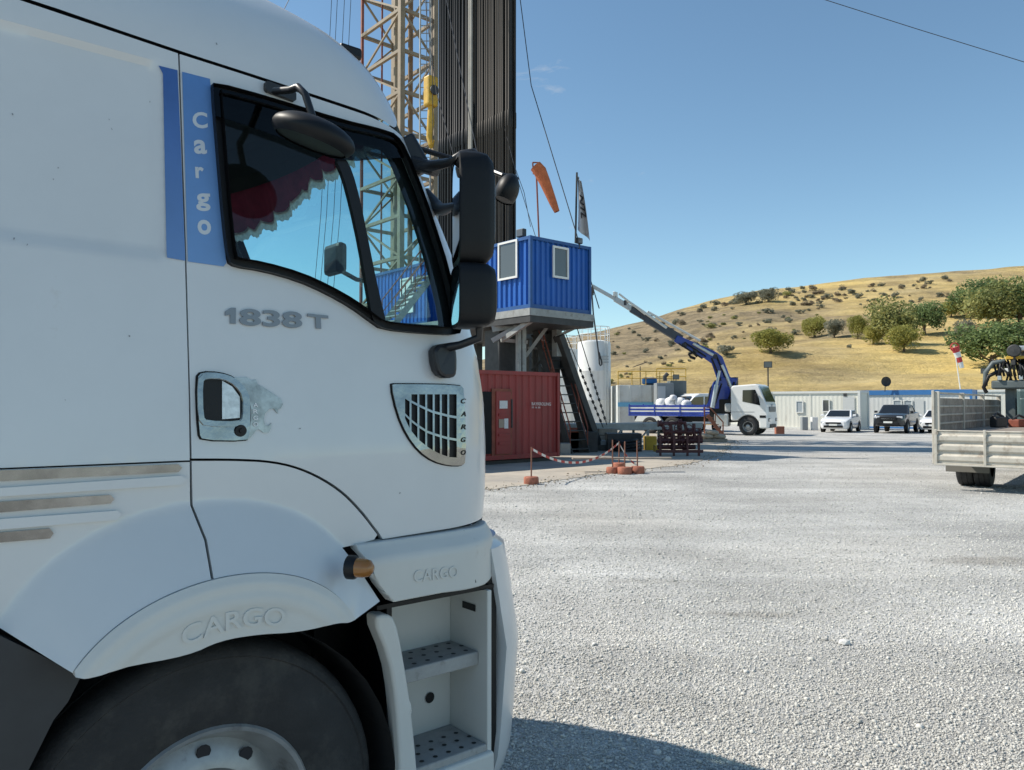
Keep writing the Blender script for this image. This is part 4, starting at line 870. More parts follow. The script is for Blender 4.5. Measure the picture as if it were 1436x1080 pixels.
# parts live in the cabin's own frame (its base is the floor of the cabin)
def cont(t, base, u, v, lu, lv, h, mwall, mfr, **k):
    m0 = XF[t.name]; XF[t.name] = Matrix.Translation((base.x, base.y, 0))@Matrix.Rotation(math.atan2(u.y, u.x), 4, 'Z'); container(t, Vector((base.x, base.y, 0)), u, v, lu, lv, 0, h, mwall, mfr, **k); XF[t.name] = m0
cont(dh, rg(0, 0, DZ), RR, RL, DB, DA, DH, BLUE, BLUE_L, pitch=.26, dep=.055)
wall_win(dh, 774, 344.5, 796, 392.5, rg(0, 0, 0), -RL)
wall_win(dh, 700, 342, 727, 389.5, rg(0, 0, 0), -RR)
# flood lamps, windsock, flag on the cabin roof
def flood(p, aim, s_, lab, grp=None, post=0):
    t = thing('flood_lamp', lab, 'lamp', p, math.atan2(aim[1], aim[0]), grp); mb = MB(); mb.box((0, 0, .0+s_*.5), (s_*.5, s_, s_*.8)); mb.build('lamp_body', DSTEEL, t, bevel=.02)
    mb = MB(); mb.box((s_*.26, 0, s_*.5), (.02, s_*.85, s_*.65)); mb.build('lamp_glass', mat('lamp_lens', (.12, .125, .13), .1), t)
    mb = MB(); mb.tube([(0, 0, -post if post else -.15), (0, 0, s_*.2)], .03 if not post else .05, 6); mb.build('lamp_post', DSTEEL, t); return t
flood(px(731, 330, 26.2)+Vector((0, 0, -.1)), (-.6, -.6), .34, 'small black flood lamp on the near corner of the blue cabin roof')
flood(px(812, 343, 27.0), (.5, -.5), .26, 'small pale flood lamp beside the flag on the blue cabin roof')
def pole_thing(name, lab, cat, p0, p1, r, m): 
    t = thing(name, lab, cat, p0); T = loc_of(t); mb = MB(); mb.tube([T(p0), T(p1)], r, 8); mb.build('pole', m, t); return t, T
Y = 27.2
t, T = pole_thing('windsock', 'faded orange windsock drooping from a thin pole on the blue cabin roof', 'windsock', px(756, 336, Y), px(752, 240, Y), .03, RUSTR)
p = [(751, 233), (757, 240), (764, 255), (770, 270), (776, 285), (781, 297)]; mb = MB(); rr_ = [.22, .24, .2, .17, .14, .1]
mb.tube([T(px(a, b_, Y-.1)) for a, b_ in p], rr_, 12, caps=False); mb.build('sock', mat('orange_cloth', (.48, .13, .045), .85, var=.25, vscale=5, bump=.6, bscale=6), t, smooth=60)
mb = MB(); mb.tube([T(px(a, b_, Y)) for a, b_ in ((747, 228), (757, 228), (757, 244), (748, 244), (747, 228))], .03, 6); mb.build('hoop', RUSTR, t)
t, T = pole_thing('banner_flag', 'grey and white flag with dark lettering hanging from a pole on the blue cabin roof', 'flag', px(807, 341, 26.9), px(809, 242, 26.9), .035, DSTEEL)
def flagpt(f, g_, o=0): return T(px(810+18*g_*(.25+.75*f)+1.2*math.sin(g_*7+f*3), 247+75*f+(14+6*f)*g_*.8-4*g_*(1-f), 26.9+.12*math.sin(g_*9+f*2)-o))
mb = MB(); mb.grid([[flagpt(i/8, j/8) for j in range(9)] for i in range(9)]); fl = mb.build('cloth', mat('flag_cloth', (.42, .41, .41), .9, var=.15, vscale=3), t, smooth=60)
v, fa = text2d('NTL', .03); mb = MB(); mb.add([flagpt(.28+.42*x, .45+.4*y, .03) for x, y, z in v], fa); mb.build('flag_lettering', mat('flag_ink', (.03, .03, .035), .8), t, fix=False)
# ---- rig substructure: floor, columns, bracing
sub = thing('rig_substructure', 'grey and black steel substructure carrying the rig floor behind the red container', 'steel frame', rg(3, 3, 0), RAZ); T = loc_of(sub)
def sbeam(p, q, w_, h_, nm, m): mb = MB(); mb.beam(T(p), T(q), w_, h_); return mb.build(nm, m, sub)
mb = MB(); mb.add([T(rg(a, b_, z)) for z in (4.5, 4.72) for a, b_ in ((-.1, -.1), (-.1, 2.95), (4.7, 2.95), (4.7, -.1))], [(3, 2, 1, 0), (4, 5, 6, 7), (0, 1, 5, 4), (1, 2, 6, 5), (2, 3, 7, 6), (3, 0, 4, 7)]); mb.build('floor', DSTEEL, sub)
mb = MB(); mb.add([T(rg(a, b_, z)) for z in (4.5, 4.72) for a, b_ in ((4.72, -.1), (4.72, 5.6), (18, 5.6), (18, -.1))], [(3, 2, 1, 0), (4, 5, 6, 7), (0, 1, 5, 4), (1, 2, 6, 5), (2, 3, 7, 6), (3, 0, 4, 7)]); mb.build('floor', DSTEEL, sub)
sbeam(rg(-.05, -.1, 4.84), rg(-.05, 2.95, 4.84), .14, .24, 'edge_beam', STEEL); sbeam(rg(-.1, -.05, 4.84), rg(8, -.05, 4.84), .14, .24, 'edge_beam', STEEL)
sbeam(rg(0, .1, 4.6), rg(1.6, .1, 4.0), .12, .16, 'edge_beam', STEEL)
for a in (5., 8.5, 12, 16): 
    for b_ in (.5, 4.5):
        sbeam(rg(a, b_, 0), rg(a, b_, 4.5), .32, .32, 'column', DSTEEL)
for (x, y0, y1, w_, m, Yd) in [(702, 464, 640, .8, DSTEEL, 27.6), (733, 452, 640, .18, STEEL, 27.2), (727, 452, 640, .14, STEEL, 27.0), (775, 462, 620, .4, DSTEEL, 28.8), (781, 456, 500, .26, STEEL, 28.2)]:
    p = px(x, y0, Yd); q = p.copy(); q.z = max(0, px(x, y1, Yd).z) if y1 < 600 else 0; sbeam(p, q, w_, w_, 'column', m)
for (x0, y0, x1, y1, w_, m, Yd) in [(690, 462, 745, 452, .2, STEEL, 26.9), (743, 448, 690, 478, .16, STEEL, 26.6), (690, 476, 740, 480, .12, STEEL, 27.2), (737, 500, 770, 455, .12, STEEL, 27.6), (775, 458, 826, 450, .12, STEEL, 28), (779, 473, 823, 452, .1, STEEL, 28), (745, 470, 790, 520, .08, DSTEEL, 29), (790, 475, 745, 520, .08, DSTEEL, 29), (740, 488, 800, 490, .08, STEEL, 29), (745, 500, 770, 522, .07, STEEL, 30), (755, 470, 755, 522, .14, DSTEEL, 29.5)]:
    sbeam(px(x0, y0, Yd), px(x1, y1, Yd), w_, w_, 'brace', m)
# pipes and blow-out gear crowding under the floor
for i, (x, y0, y1, r_, Yd) in enumerate([(712, 470, 640, .22, 29.5), (752, 470, 640, .16, 30), (764, 480, 640, .3, 31), (692, 455, 640, .3, 29)]):
    mb = MB(); p = px(x, y0, Yd); q = p.copy(); q.z = 0; mb.tube([T(p), T(q)], r_, 12); mb.build('riser', DSTEEL, sub)
# ---- mast
N0 = px(562, 300, 37.5); N0.z = 4.72; ML, MR_ = 3.8, 2.0
mast = thing('drilling_mast', 'tall beige lattice drilling mast standing on the rig floor beside dark pipes', 'mast', N0, RAZ); T = loc_of(mast)
def mpt(i, z): o = N0+[Vector(), RL*ML, RL*ML+RR*MR_, RR*MR_][i % 4]; return Vector((o.x, o.y, z))
TOPZ = 40.; BAY = 2.05
for i in range(4):
    mb = MB(); mb.beam(T(mpt(i, 4.72)), T(mpt(i, TOPZ)), .26 if i != 1 else .13, .26 if i != 1 else .13); mb.build('leg', BEIGE if i != 1 else RUSTR, mast)
gme = {}
for k in range(int((TOPZ-4.72)/BAY)+1):
    z = 4.9+k*BAY
    for i in range(4):
        a, b_ = T(mpt(i, 0)), T(mpt(i+1, 0)); a.z = b_.z = 0
        if i not in gme:
            mb = MB(); mb.beam(a, b_, .16, .16); o = mb.build('girt', BEIGE, mast); mb = MB(); a2, b2 = a.copy(), b_.copy(); b2.z = BAY; mb.beam(a2, b2, .09, .09); o2 = mb.build('brace', BEIGE, mast); a3, b3 = a.copy(), b_.copy(); a3.z = BAY; mb = MB(); mb.beam(a3, b3, .09, .09); o3 = mb.build('brace', BEIGE, mast); gme[i] = (o.data, o2.data, o3.data); ob = [o, (o2, o3)[k % 2]]; bpy.data.objects.remove((o3, o2)[k % 2])
        else: ob = [link('girt', gme[i][0], mast), link('brace', gme[i][1+(k+i) % 2], mast)]
        for o in ob: o.location = (0, 0, z-4.72)
# inner guide pole, ladder and service pipe
for da, db, r_, m in ((1.2, .5, .16, BEIGE), (2.3, .3, .05, RUSTR), (.55, .9, .13, mat('brown_pole', (.2, .12, .06), .6, var=.2))):
    p = N0+RL*da+RR*db; mb = MB(); mb.tube([T(Vector((p.x, p.y, 4.72))), T(Vector((p.x, p.y, TOPZ)))], r_, 10); mb.build('guide_pole', m, mast)
for dx in (-.25, .25):
    p = px(596, 200, 37)+Vector((dx, 0, 0)); mb = MB(); mb.beam(T(Vector((p.x, p.y, 4.72))), T(Vector((p.x, p.y, TOPZ))), .06); mb.build('ladder_rail', STEEL, mast)
rung = None
for k in range(90):
    p = px(596, 200, 37); z = 5+k*.38
    if rung is None: mb = MB(); mb.beam((-.22, 0, 0), (.22, 0, 0), .035); rung = mb.build('ladder_rung', STEEL, mast); o = rung
    else: o = link('ladder_rung', rung.data, mast)
    o.location = T(Vector((p.x, p.y, z))); o.rotation_euler = (0, 0, -RAZ)
mb = MB(); p = N0+RL*1.6+RR*.8; mb.box(T(Vector((p.x, p.y, TOPZ+.5))), (2.4, 3.8, 1.)); mb.build('crown_block', BEIGE, mast, bevel=.1)
# travelling block
p0 = px(604, 150, 31.6); tb = thing('travelling_block', 'yellow travelling block hanging on cables between mast and racked pipes', 'hoist block', Vector((p0.x, p0.y, px(604, 205, 31.6).z)), RAZ); T = loc_of(tb)
zz = [px(604, y, 31.6).z for y in (108, 150, 172, 205)]
mb = MB(); mb.box(T(Vector((p0.x, p0.y, (zz[0]+zz[1])/2))), (.5, .42, zz[0]-zz[1])); mb.build('block_body', YEL, tb, bevel=.08)
for s_ in (-1, 1): mb = MB(); mb.lathe([(0, s_*.24), (.2, s_*.24), (.2, s_*.3), (0, s_*.3)], T(Vector((p0.x, p0.y, (zz[0]+zz[1])/2))), 'y', 16); mb.build('sheave', DSTEEL, tb)
mb = MB(); q = T(Vector((p0.x, p0.y, 0))); q.z = 0; z3 = zz[3]; mb.tube([q+Vector((0, 0, zz[1]-z3)), q+Vector((0, 0, zz[2]-z3)), q+Vector((.0, .1, zz[3]-z3+.4)), q+Vector((0, -.05, 0)), q+Vector((0, -.2, .2))], [.12, .16, .13, .12, .05], 10); mb.build('hook', YEL, tb, smooth=60)
for dx, dy in ((-.14, -.1), (.14, -.1), (-.14, .1), (.14, .1)): mb = MB(); c = q+Vector((dx, dy, zz[0]-z3)); mb.tube([c, c+Vector((0, 0, TOPZ-zz[0]))], .016, 5); mb.build('hoist_cable', DSTEEL, tb)
# ---- racked drill pipe: near-black tone paints shade, rusty brown tone paints sun
PB = mat('drill_pipe_shaded', (.009, .009, .010), .5, .4, var=.4, vscale=.6, streak=8); PBR = mat('drill_pipe_rusty_sunlit', (.034, .028, .022), .6, .4, var=.5, vscale=.8, streak=10, dirt=(.03, .03, .03), dscale=1.2)
pm_ = {}
def pipe_mesh(m):
    mb = MB(); r0 = .062; Pz = [(r0, 0)]
    for k in range(1, 4): z = k*8.9; Pz += [(r0, z-.35), (r0*1.3, z-.3), (r0*1.3, z+.3), (r0, z+.35)]
    Pz += [(r0, 27.5), (0, 27.5)]; mb.lathe(Pz, (0, 0, 0), 'z', 8); o = mb.build('drill_pipe', m, smooth=60); me = o.data; bpy.data.objects.remove(o); return me
pm_['d'] = pipe_mesh(PB); pm_['r'] = pipe_mesh(PBR)
for row in range(3):
    for i in range(33):
        a = 5.05+i*.152+row*.05+rng.normal(0, .012); b_ = 3.4+row*.19+rng.normal(0, .02); k = 'd' if a > 7.55 else 'r'
        o = link('drill_pipe', pm_[k]); p = rg(a, b_, 4.72); o.location = p; o.rotation_euler = (rng.normal(0, .0012), rng.normal(0, .0012), rng.uniform(0, 6))
        tag(o, 'steel drill pipe coloured black for shade in the rack nearest the mast' if k == 'd' else 'rusty drill pipe in a sunlit brown tone in the rack above the blue cabin', 'pipe', 'racked black pipes' if k == 'd' else 'racked brown pipes')
for i, (a, b_) in enumerate(((7.45, 3.22), (7.3, 3.2))):
    mb = MB(); mb.tube([(0, 0, 0), (0, 0, 27)], .07, 8); o = mb.build('stand_pipe', mat('pale_pipe', (.36, .33, .28), .5, .3, var=.2, vscale=1), loc=rg(a, b_, 4.72)); tag(o, 'pale upright stand pipe running up in front of the racked pipes', 'pipe', 'pale stand pipes')
# racking platform with fingers high on the mast (added out of view for its shadow on the yard)
mk = thing('shadow_racking_board', 'unseen steel racking board added for its shadow, high around the stand of pipes', 'platform', rg(7.5, 4, 26), RAZ); T = loc_of(mk)
for b_ in (3.1, 4.6): mb = MB(); mb.beam(T(rg(4.6, b_, 26)), T(rg(12, b_, 26)), .25, .15); mb.build('board_beam', STEEL, mk)
for a in np.arange(5, 12, 1.2): mb = MB(); mb.beam(T(rg(a, 3.1, 26)), T(rg(a, 4.6, 26)), .1, .1); mb.build('finger', STEEL, mk)
# ---- second blue cabin further back on the floor and stair in front of it (seen through the lorry's window)
bc = thing('blue_store_cabin', 'blue cabin with a white door behind the mast foot, seen through the lorry window', 'cabin', rg(6.4, .3, DZ), RAZ)
cont(bc, rg(6.4, .3, DZ), RR, RL, 2.4, 4.2, 2.5, BLUE, BLUE_L)
wall_win(bc, 563, 392, 581, 438, rg(0, .3, 0), -RR, mgl=WHITEF)
# guy wires
WIRE = mat('wire_rope', (.05, .05, .055), .6, .4)
def wire(pts, r_, lab, grp='guy wires'):
    p0 = Vector(pts[0]); mb = MB(); mb.tube([Vector(q)-p0 for q in pts], r_, 5); o = mb.build('guy_wire', WIRE, loc=p0); tag(o, lab, 'cable', grp); return o
wire([rg(0, -.4, 4.9)+Vector((2.9, 3, .4)), px(745, 120, 32), px(722, -60, 33), px(705, -200, 34)], .02, 'long wire rope slanting down beside the pipes to the flag end of the blue cabin', 'rig wires')
wire([px(692, 328, 24.8), px(650, 120, 28), px(610, -80, 31)], .016, 'thin wire rope crossing in front of the brown pipes')
wire([px(607, 200, 31), px(606, -30, 31.3)], .014, 'thin wire rope hanging in front of the black pipes')
wire([px(640, 232, 30), px(612, 130, 31), px(598, 20, 31.5), px(590, -100, 32)], .016, 'wire rope bowing from the mast side to the front of the pipes')
wire([px(752, 335, 30), px(727, 255, 31), px(700, 150, 32)], .013, 'short wire rope from the orange windsock foot to the pipe rack')
wire([px(744, 318, 30), px(735, 270, 31), px(706, 190, 32)], .013, 'short wire rope from the roof flood lamp to the pipe rack')
for x0, x1, lab in ((470, 455, 'first'), (478, 468, 'second'), (488, 480, 'third'), (497, 492, 'fourth')):
    wire([px(x0-35, 470, 42), px(x0-20, 300, 41), px(x0, -100, 40)], .016, lab+' thin wire beside the mast counted from the lorry roof')
wire([px(395, 20, 60), px(410, -10, 60), px(425, -40, 60)], .03, 'wire stub rising behind the lorry roof')
wire([px(1120, -12, 60), px(1290, 42, 60), px(1436, 87, 60), px(1700, 160, 60)], .028, 'overhead cable crossing the blue sky above the hill', 'overhead cables')
# ---- red container
RA = gnd(640, 655); ra = onplane(683, 641, rg(-2.55, 0, 0), RL)
RDn = -RL; RP = px(782, 636, 24.2)
redp = Vector((RP.x, RP.y, 0)); redl = 6.05
rc = thing('red_container', 'red shipping container standing under the blue cabin with a dark open door', 'container', redp-RR*redl+Vector((0, 0, .14)), RAZ)
RH = 2.62
RBASE = redp-RR*redl
cont(rc, RBASE, RR, RL, redl, 2.44, RH, RED, RED, pitch=.27)
T = loc_of(rc); PF = RBASE.copy()
def rpx(x, y, o=.05): p = onplane(x, y, PF, RL); p = p-RL*o; return T(p)
def rquad(x0, y0, x1, y1, nm, m, o=.05, th=.04, par=None):
    a, b_, c, d = rpx(x0, y0, o), rpx(x1, y0, o), rpx(x1, y1, o), rpx(x0, y1, o); mb = MB(); k = Vector((0, th, 0)); b_.z = a.z; d.x = a.x; c.x = b_.x; c.z = d.z
    mb.add([a, b_, c, d, a+k, b_+k, c+k, d+k], [(0, 1, 2, 3), (7, 6, 5, 4), (0, 4, 5, 1), (1, 5, 6, 2), (2, 6, 7, 3), (3, 7, 4, 0)]); return mb.build(nm, m, par or rc)
rquad(660, 549, 690, 638, 'door_opening', mat('black_void', (.006, .006, .006), .9), .02, .04)
rquad(689, 545, 717, 640, 'door_frame', RUSTR, .03, .05)
dr = rquad(694, 549, 714, 637, 'door', RED, .07, .05)
rquad(697, 580, 712, 584, 'door_rib', RED, .1, .03, dr); rquad(697, 608, 712, 612, 'door_rib', RED, .1, .03, dr); rquad(697, 620, 712, 624, 'door_rib', RED, .1, .03, dr)
PAPER = mat('paper_notice', (.6, .6, .6), .8, var=.15, vscale=30)
rquad(698, 562, 709, 573, 'notice', PAPER, .09, .01, dr); rquad(697, 588, 704, 600, 'notice', mat('brown_notice', (.3, .25, .2), .8), .09, .01, dr); rquad(704.5, 587, 710, 601, 'notice', PAPER, .09, .01, dr)
rquad(714.5, 560, 716, 600, 'door_handle', DSTEEL, .1, .03, dr)
v, fa = text2d('BAYKROLING', .02); mb = MB(); mb.add([rpx(744+27*x, 568.5-4.5*y+.6*x, .052) for x, y, z in v], fa); mb.build('container_lettering', mat('white_stencil', (.6, .5, .48), .7), rc, fix=False)
v, fa = text2d('55 16 58', .02); mb = MB(); mb.add([rpx(744+12*x, 572.5-2.5*y+.3*x, .052) for x, y, z in v], fa); mb.build('container_lettering', MATS['white_stencil'], rc, fix=False)
mb = MB(); mb.box((redl/2, 1.2, -.08), (redl, 2.2, .1)); mb.build('skid', DSTEEL, rc)
# ---- stairs from the rig floor to the yard
def stair(name, lab, p0, p1, wid, side, n, m, mr, rail=True):
    t = thing(name, lab, 'stairs', Vector((p1.x, p1.y, 0))); T = loc_of(t); side = side.normalized()*wid/2
    for s_ in (-1, 1):
        mb = MB(); mb.beam(T(p0+side*s_), T(p1+side*s_), .06, .22); mb.build('stringer', m, t)
        if rail:
            up = Vector((0, 0, .95)); mb = MB(); mb.tube([T(p0+side*s_+up), T(p1+side*s_+up)], .025, 6); mb.build('hand_rail', mr, t)
            mb = MB(); mb.tube([T(p0+side*s_+up*.5), T(p1+side*s_+up*.5)], .018, 6); mb.build('mid_rail', mr, t)
            for k in range(5): q = p0.lerp(p1, k/4)+side*s_; mb = MB(); mb.tube([T(q), T(q+up)], .022, 6); mb.build('rail_post', mr, t)
    base = None
    for k in range(n):
        q = T(p0.lerp(p1, (k+.5)/n)); d = T(p0+side)-T(p0-side)
        if base is None: mb = MB(); mb.box((0, 0, 0), (d.length, .26, .04), math.atan2(d.y, d.x)); base = mb.build('tread', m, t); o = base
        else: o = link('tread', base.data, t)
        o.location = q
    return t
stair('rig_stairs', 'steep dark stairs with rusty handrails beside the red container', px(762, 462, 28.8), gnd(812, 636), .9, RR, 14, DSTEEL, RUSTR)
stair('rig_stairs', 'red-railed stairs in front of the blue store cabin, behind the lorry window', px(600, 385, 28), px(545, 455, 28), .9, RL, 9, STEEL, RUSTR)
bm_ = thing('raising_strut', 'long black box strut slanting from the rig floor to the ground by the stairs', 'strut', gnd(840, 640)); T = loc_of(bm_); mb = MB(); mb.beam(T(px(783, 470, 28)), T(gnd(840, 632)), .34, .3); mb.build('strut_beam', DSTEEL, bm_, bevel=.02); mb = MB(); mb.box(T(gnd(840, 632))+Vector((0, 0, .1)), (.7, .6, .25)); mb.build('strut_foot', DSTEEL, bm_)
# anchored chains
for (x0, y0, x1, y1, lab) in ((803, 440, 851, 596, 'taut wire with turnbuckles in front of the big silo, running to the catwalk'), (782, 440, 846, 600, 'taut wire with turnbuckles between the two silos, running to the catwalk')):
    p, q = px(x0, y0, 29.2), px(x1, y1, 29.5); t = thing('turnbuckle_wire', lab, 'cable', q); T = loc_of(t); mb = MB(); mb.tube([T(p), T(q)], .018, 5); mb.build('wire', WIRE, t)
    for k in range(9): a = q.lerp(p, .05+k*.055); b_ = q.lerp(p, .075+k*.055); mb = MB(); mb.tube([T(a), T(b_)], .05, 6); mb.build('turnbuckle', DSTEEL, t)
# ================================================================ yard equipment between the rig and the hill
WHITE = mat('white_steel', (.70, .70, .68), .45, var=.08, vscale=1.5, dirt=(.42, .38, .32), dscale=2, dlo=.56, dhi=.82, streak=5)
CARW = mat('white_car_paint', (.76, .76, .76), .25, coat=.6)
CARG = mat('dark_grey_car_paint', (.035, .038, .042), .25, .3, coat=.6)
TRKW = mat('white_cab_paint', (.74, .74, .72), .3, coat=.3, var=.04, vscale=2)
NAVY = mat('crane_blue_paint', (.015, .045, .30), .35, var=.2, vscale=2, coat=.2)
BLKG = mat('car_glass', (.012, .014, .016), .05, coat=.3)
LENS = mat('head_lamp', (.7, .72, .74), .08, .3)
ALU = mat('galvanised', (.52, .53, .53), .35, .7, var=.12, vscale=4)
WOOD = mat('weathered_board', (.30, .25, .20), .85, var=.25, vscale=3)
SACKW = mat('white_sack', (.72, .72, .72), .8, var=.1, vscale=5)
GREYB = mat('grey_cabinet', (.25, .27, .28), .5, var=.1, vscale=3)
def cyl_tank(name, lab, xa, xb, yt, Y, cat='silo', m=None, rail=True, ladder=True):
    xc = (xa+xb)/2; r_ = (xb-xa)/2/FPX*Y; c = px(xc, 568, Y+r_); c.z = 0; h_ = px(xc, yt, Y).z; t = thing(name, lab, cat, c)
    mb = MB(); mb.lathe([(r_*.98, .5), (r_, .7), (r_, h_*.33), (r_*1.012, h_*.335), (r_, h_*.34), (r_, h_*.66), (r_*1.012, h_*.665), (r_, h_*.67), (r_, h_-.12), (r_*.96, h_), (r_*.5, h_+.12), (0, h_+.15)], (0, 0, 0), 'z', 40); mb.build('shell', m or WHITE, t, smooth=40)
    mb = MB(); mb.lathe([(r_*.3, 0), (r_*.97, .1), (r_*.97, .55)], (0, 0, 0), 'z', 24); mb.build('plinth', GREYB, t)
    if rail:
        for zz in (.55, 1.05): mb = MB(); mb.tube([(r_*.93*math.cos(a), r_*.93*math.sin(a), h_+zz) for a in np.linspace(0, 2*math.pi, 25)], .028, 5); mb.build('guard_rail', WHITE, t)
        for k in range(10): a = k*.628; mb = MB(); mb.tube([(r_*.93*math.cos(a), r_*.93*math.sin(a), h_-.05), (r_*.93*math.cos(a), r_*.93*math.sin(a), h_+1.05)], .025, 5); mb.build('rail_post', WHITE, t)
    if ladder:
        a = -.95
        for s_ in (-.1, .1): mb = MB(); mb.tube([((r_+.12)*math.cos(a+s_), (r_+.12)*math.sin(a+s_), .3), ((r_+.12)*math.cos(a+s_), (r_+.12)*math.sin(a+s_), h_+.9)], .03, 5); mb.build('ladder_rail', WHITE, t)
        for k in range(16): z = .5+k*h_/16; mb = MB(); mb.tube([((r_+.12)*math.cos(a-.1), (r_+.12)*math.sin(a-.1), z), ((r_+.12)*math.cos(a+.1), (r_+.12)*math.sin(a+.1), z)], .02, 4); mb.build('ladder_rung', WHITE, t)
    return t
t = cyl_tank('silo', 'tall white silo with a railed top beside the rig stairs', 810, 857, 478, 54)
T = loc_of(t)
for k in range(3): mb = MB(); p = px(848, 500+k*4, 53.9); mb.box(T(p), (.55, .04, .1)); mb.build('stencil_line', mat('grey_stencil', (.4, .42, .42), .7), t)
cyl_tank('silo', 'lower white silo partly hidden behind the slanting black strut', 770, 812, 489, 60)
# mud tank with a pale blue band, railing and machinery on top
def boxthing(name, lab, cat, x0, x1, y0, Y, depth, m, rz=0, z0=0, part='body', bevel=.03):
    a, b_ = px(x0, 568, Y), px(x1, 568, Y); h_ = px(x0, y0, Y).z-z0; t = thing(name, lab, cat, Vector(((a.x+b_.x)/2, Y, z0)), rz); mb = MB(); mb.box((0, depth/2, h_/2), (b_.x-a.x, depth, h_)); mb.build(part, m, t, bevel=bevel); return t, b_.x-a.x, h_
TANKM = mat('pale_tank_paint', (.62, .63, .60), .55, var=.12, vscale=.7, dirt=(.4, .36, .29), dscale=1., dlo=.5, dhi=.8)
t, w_, h_ = boxthing('mud_tank', 'pale tank with light blue band behind the blue truck bed', 'tank', 866, 945, 540, 53, 6, TANKM)
mb = MB(); mb.box((0, -.07, 1.78), (w_-.02, .012, .3)); mb.build('blue_band', mat('light_blue_band', (.16, .42, .62), .6), t)
for k in range(6): mb = MB(); mb.box((-w_/2+.15+k*(w_-.3)/5, -.03, h_/2), (.07, .07, h_-.05)); mb.build('rib', TANKM, t)
def railing(name, lab, pts, h_, m, post=1.2):
    p0 = Vector(pts[0]); t = thing(name, lab, 'railing', p0); T = loc_of(t); up = Vector((0, 0, 1))
    for z in (h_*.5, h_): mb = MB(); mb.tube([T(Vector(p))+up*z for p in pts], .03, 5); mb.build('rail', m, t)
    for a, b_ in zip(pts[:-1], pts[1:]):
        a, b_ = Vector(a), Vector(b_); k = max(1, int((b_-a).length/post))
        for i in range(k+1): q = T(a.lerp(b_, i/k)); mb = MB(); mb.tube([q, q+up*h_], .03, 5); mb.build('post', m, t)
    return t
z = h_; railing('yellow_railing', 'yellow guard railing along the top of the pale tank', [Vector((px(867, 568, 53.2).x, 53.2, z)), Vector((px(945, 568, 53.2).x, 53.2, z))], .95, YEL, .9)
railing('yellow_railing', 'yellow guard railing above the grey equipment cabinets', [Vector((px(921, 568, 54.5).x, 54.5, z+.05)), Vector((px(962, 568, 54.5).x, 54.5, z+.05))], 1.15, YEL, .9)
t, w2, h2 = boxthing('equipment_cabinet', 'grey equipment cabinet with dark side panel beside the pale tank', 'cabinet', 921, 945, 537, 51.6, 1.1, GREYB)
mb = MB(); mb.box((-.25, -.02, h2*.72), (w2*.45, .04, h2*.42)); mb.build('cabinet_door', mat('pale_grey_panel', (.5, .52, .54), .5), t)
t, w2, h2 = boxthing('equipment_cabinet', 'wider dark grey cabinet carrying a square flood lamp', 'cabinet', 941, 963, 534, 52.3, 1.4, mat('dark_grey_cabinet', (.13, .15, .15), .5, var=.15, vscale=2))
mb = MB(); mb.tube([(-.9, .2, h2), (-.9, .2, h2+.3), (-.7, .2, h2+.5)], .14, 8); mb.build('exhaust', DSTEEL, t)
flood(px(948, 533, 52.4), (-.1, -1), .42, 'square black flood lamp on the dark grey cabinet')
t = thing('agitator_motor', 'blue agitator motor on top of the pale tank', 'motor', Vector((px(911, 568, 53.6).x, 53.6, z))); mb = MB(); mb.lathe([(0, -.5), (.2, -.5), (.24, -.4), (.24, .3), (.14, .5), (0, .5)], (0, 0, .3), 'x', 16); mb.build('motor_body', mat('motor_blue', (.03, .16, .42), .4), t, smooth=50); mb = MB(); mb.box((0, 0, .06), (.6, .4, .12)); mb.build('motor_foot', DSTEEL, t)
t = thing('solar_panel', 'small tilted dark panel on a stem above the tank railing', 'panel', Vector((px(898, 568, 53.4).x, 53.4, z))); mb = MB(); mb.tube([(0, 0, 0), (0, 0, 1.3)], .03, 5); mb.build('stem', DSTEEL, t); mb = MB(); mb.beam((-.5, 0, 1.25), (.45, 0, 1.6), .3, .05); mb.build('panel_face', DSTEEL, t)
# ---- catwalk with legs, stacks under it
cwY = 30.; zc = px(880, 597, cwY).z
cw = thing('catwalk', 'long pale pipe catwalk on steel legs beside the foot of the rig stairs', 'catwalk', Vector((px(880, 568, cwY).x, cwY, 0))); T = loc_of(cw)
a, b_ = px(787, 568, cwY+.3), px(984, 568, cwY+3); a.z = b_.z = zc
d = (b_-a).normalized(); n = Vector((-d.y, d.x, 0))
mb = MB(); mb.beam(T(a+n*.6), T(b_+n*.6), 1.3, .1); mb.build('deck', STEEL, cw)
for s_ in (0, 1.2): mb = MB(); mb.beam(T(a+n*s_-Vector((0, 0, .12))), T(b_+n*s_-Vector((0, 0, .12))), .08, .2); mb.build('edge_beam', STEEL, cw)
for k in range(6):
    q = a.lerp(b_, .03+k*.19)
    for s_ in (.05, 1.15): p = q+n*s_; mb = MB(); mb.beam(T(Vector((p.x, p.y, zc-.2))), T(Vector((p.x, p.y, 0))), .1); mb.build('leg', DSTEEL if k < 3 else STEEL, cw)
    if k: p2 = a.lerp(b_, .03+(k-.5)*.19); mb = MB(); mb.beam(T(Vector((q.x, q.y, zc-.2))), T(Vector((p2.x, p2.y, .1))), .06); mb.build('leg_brace', STEEL, cw)
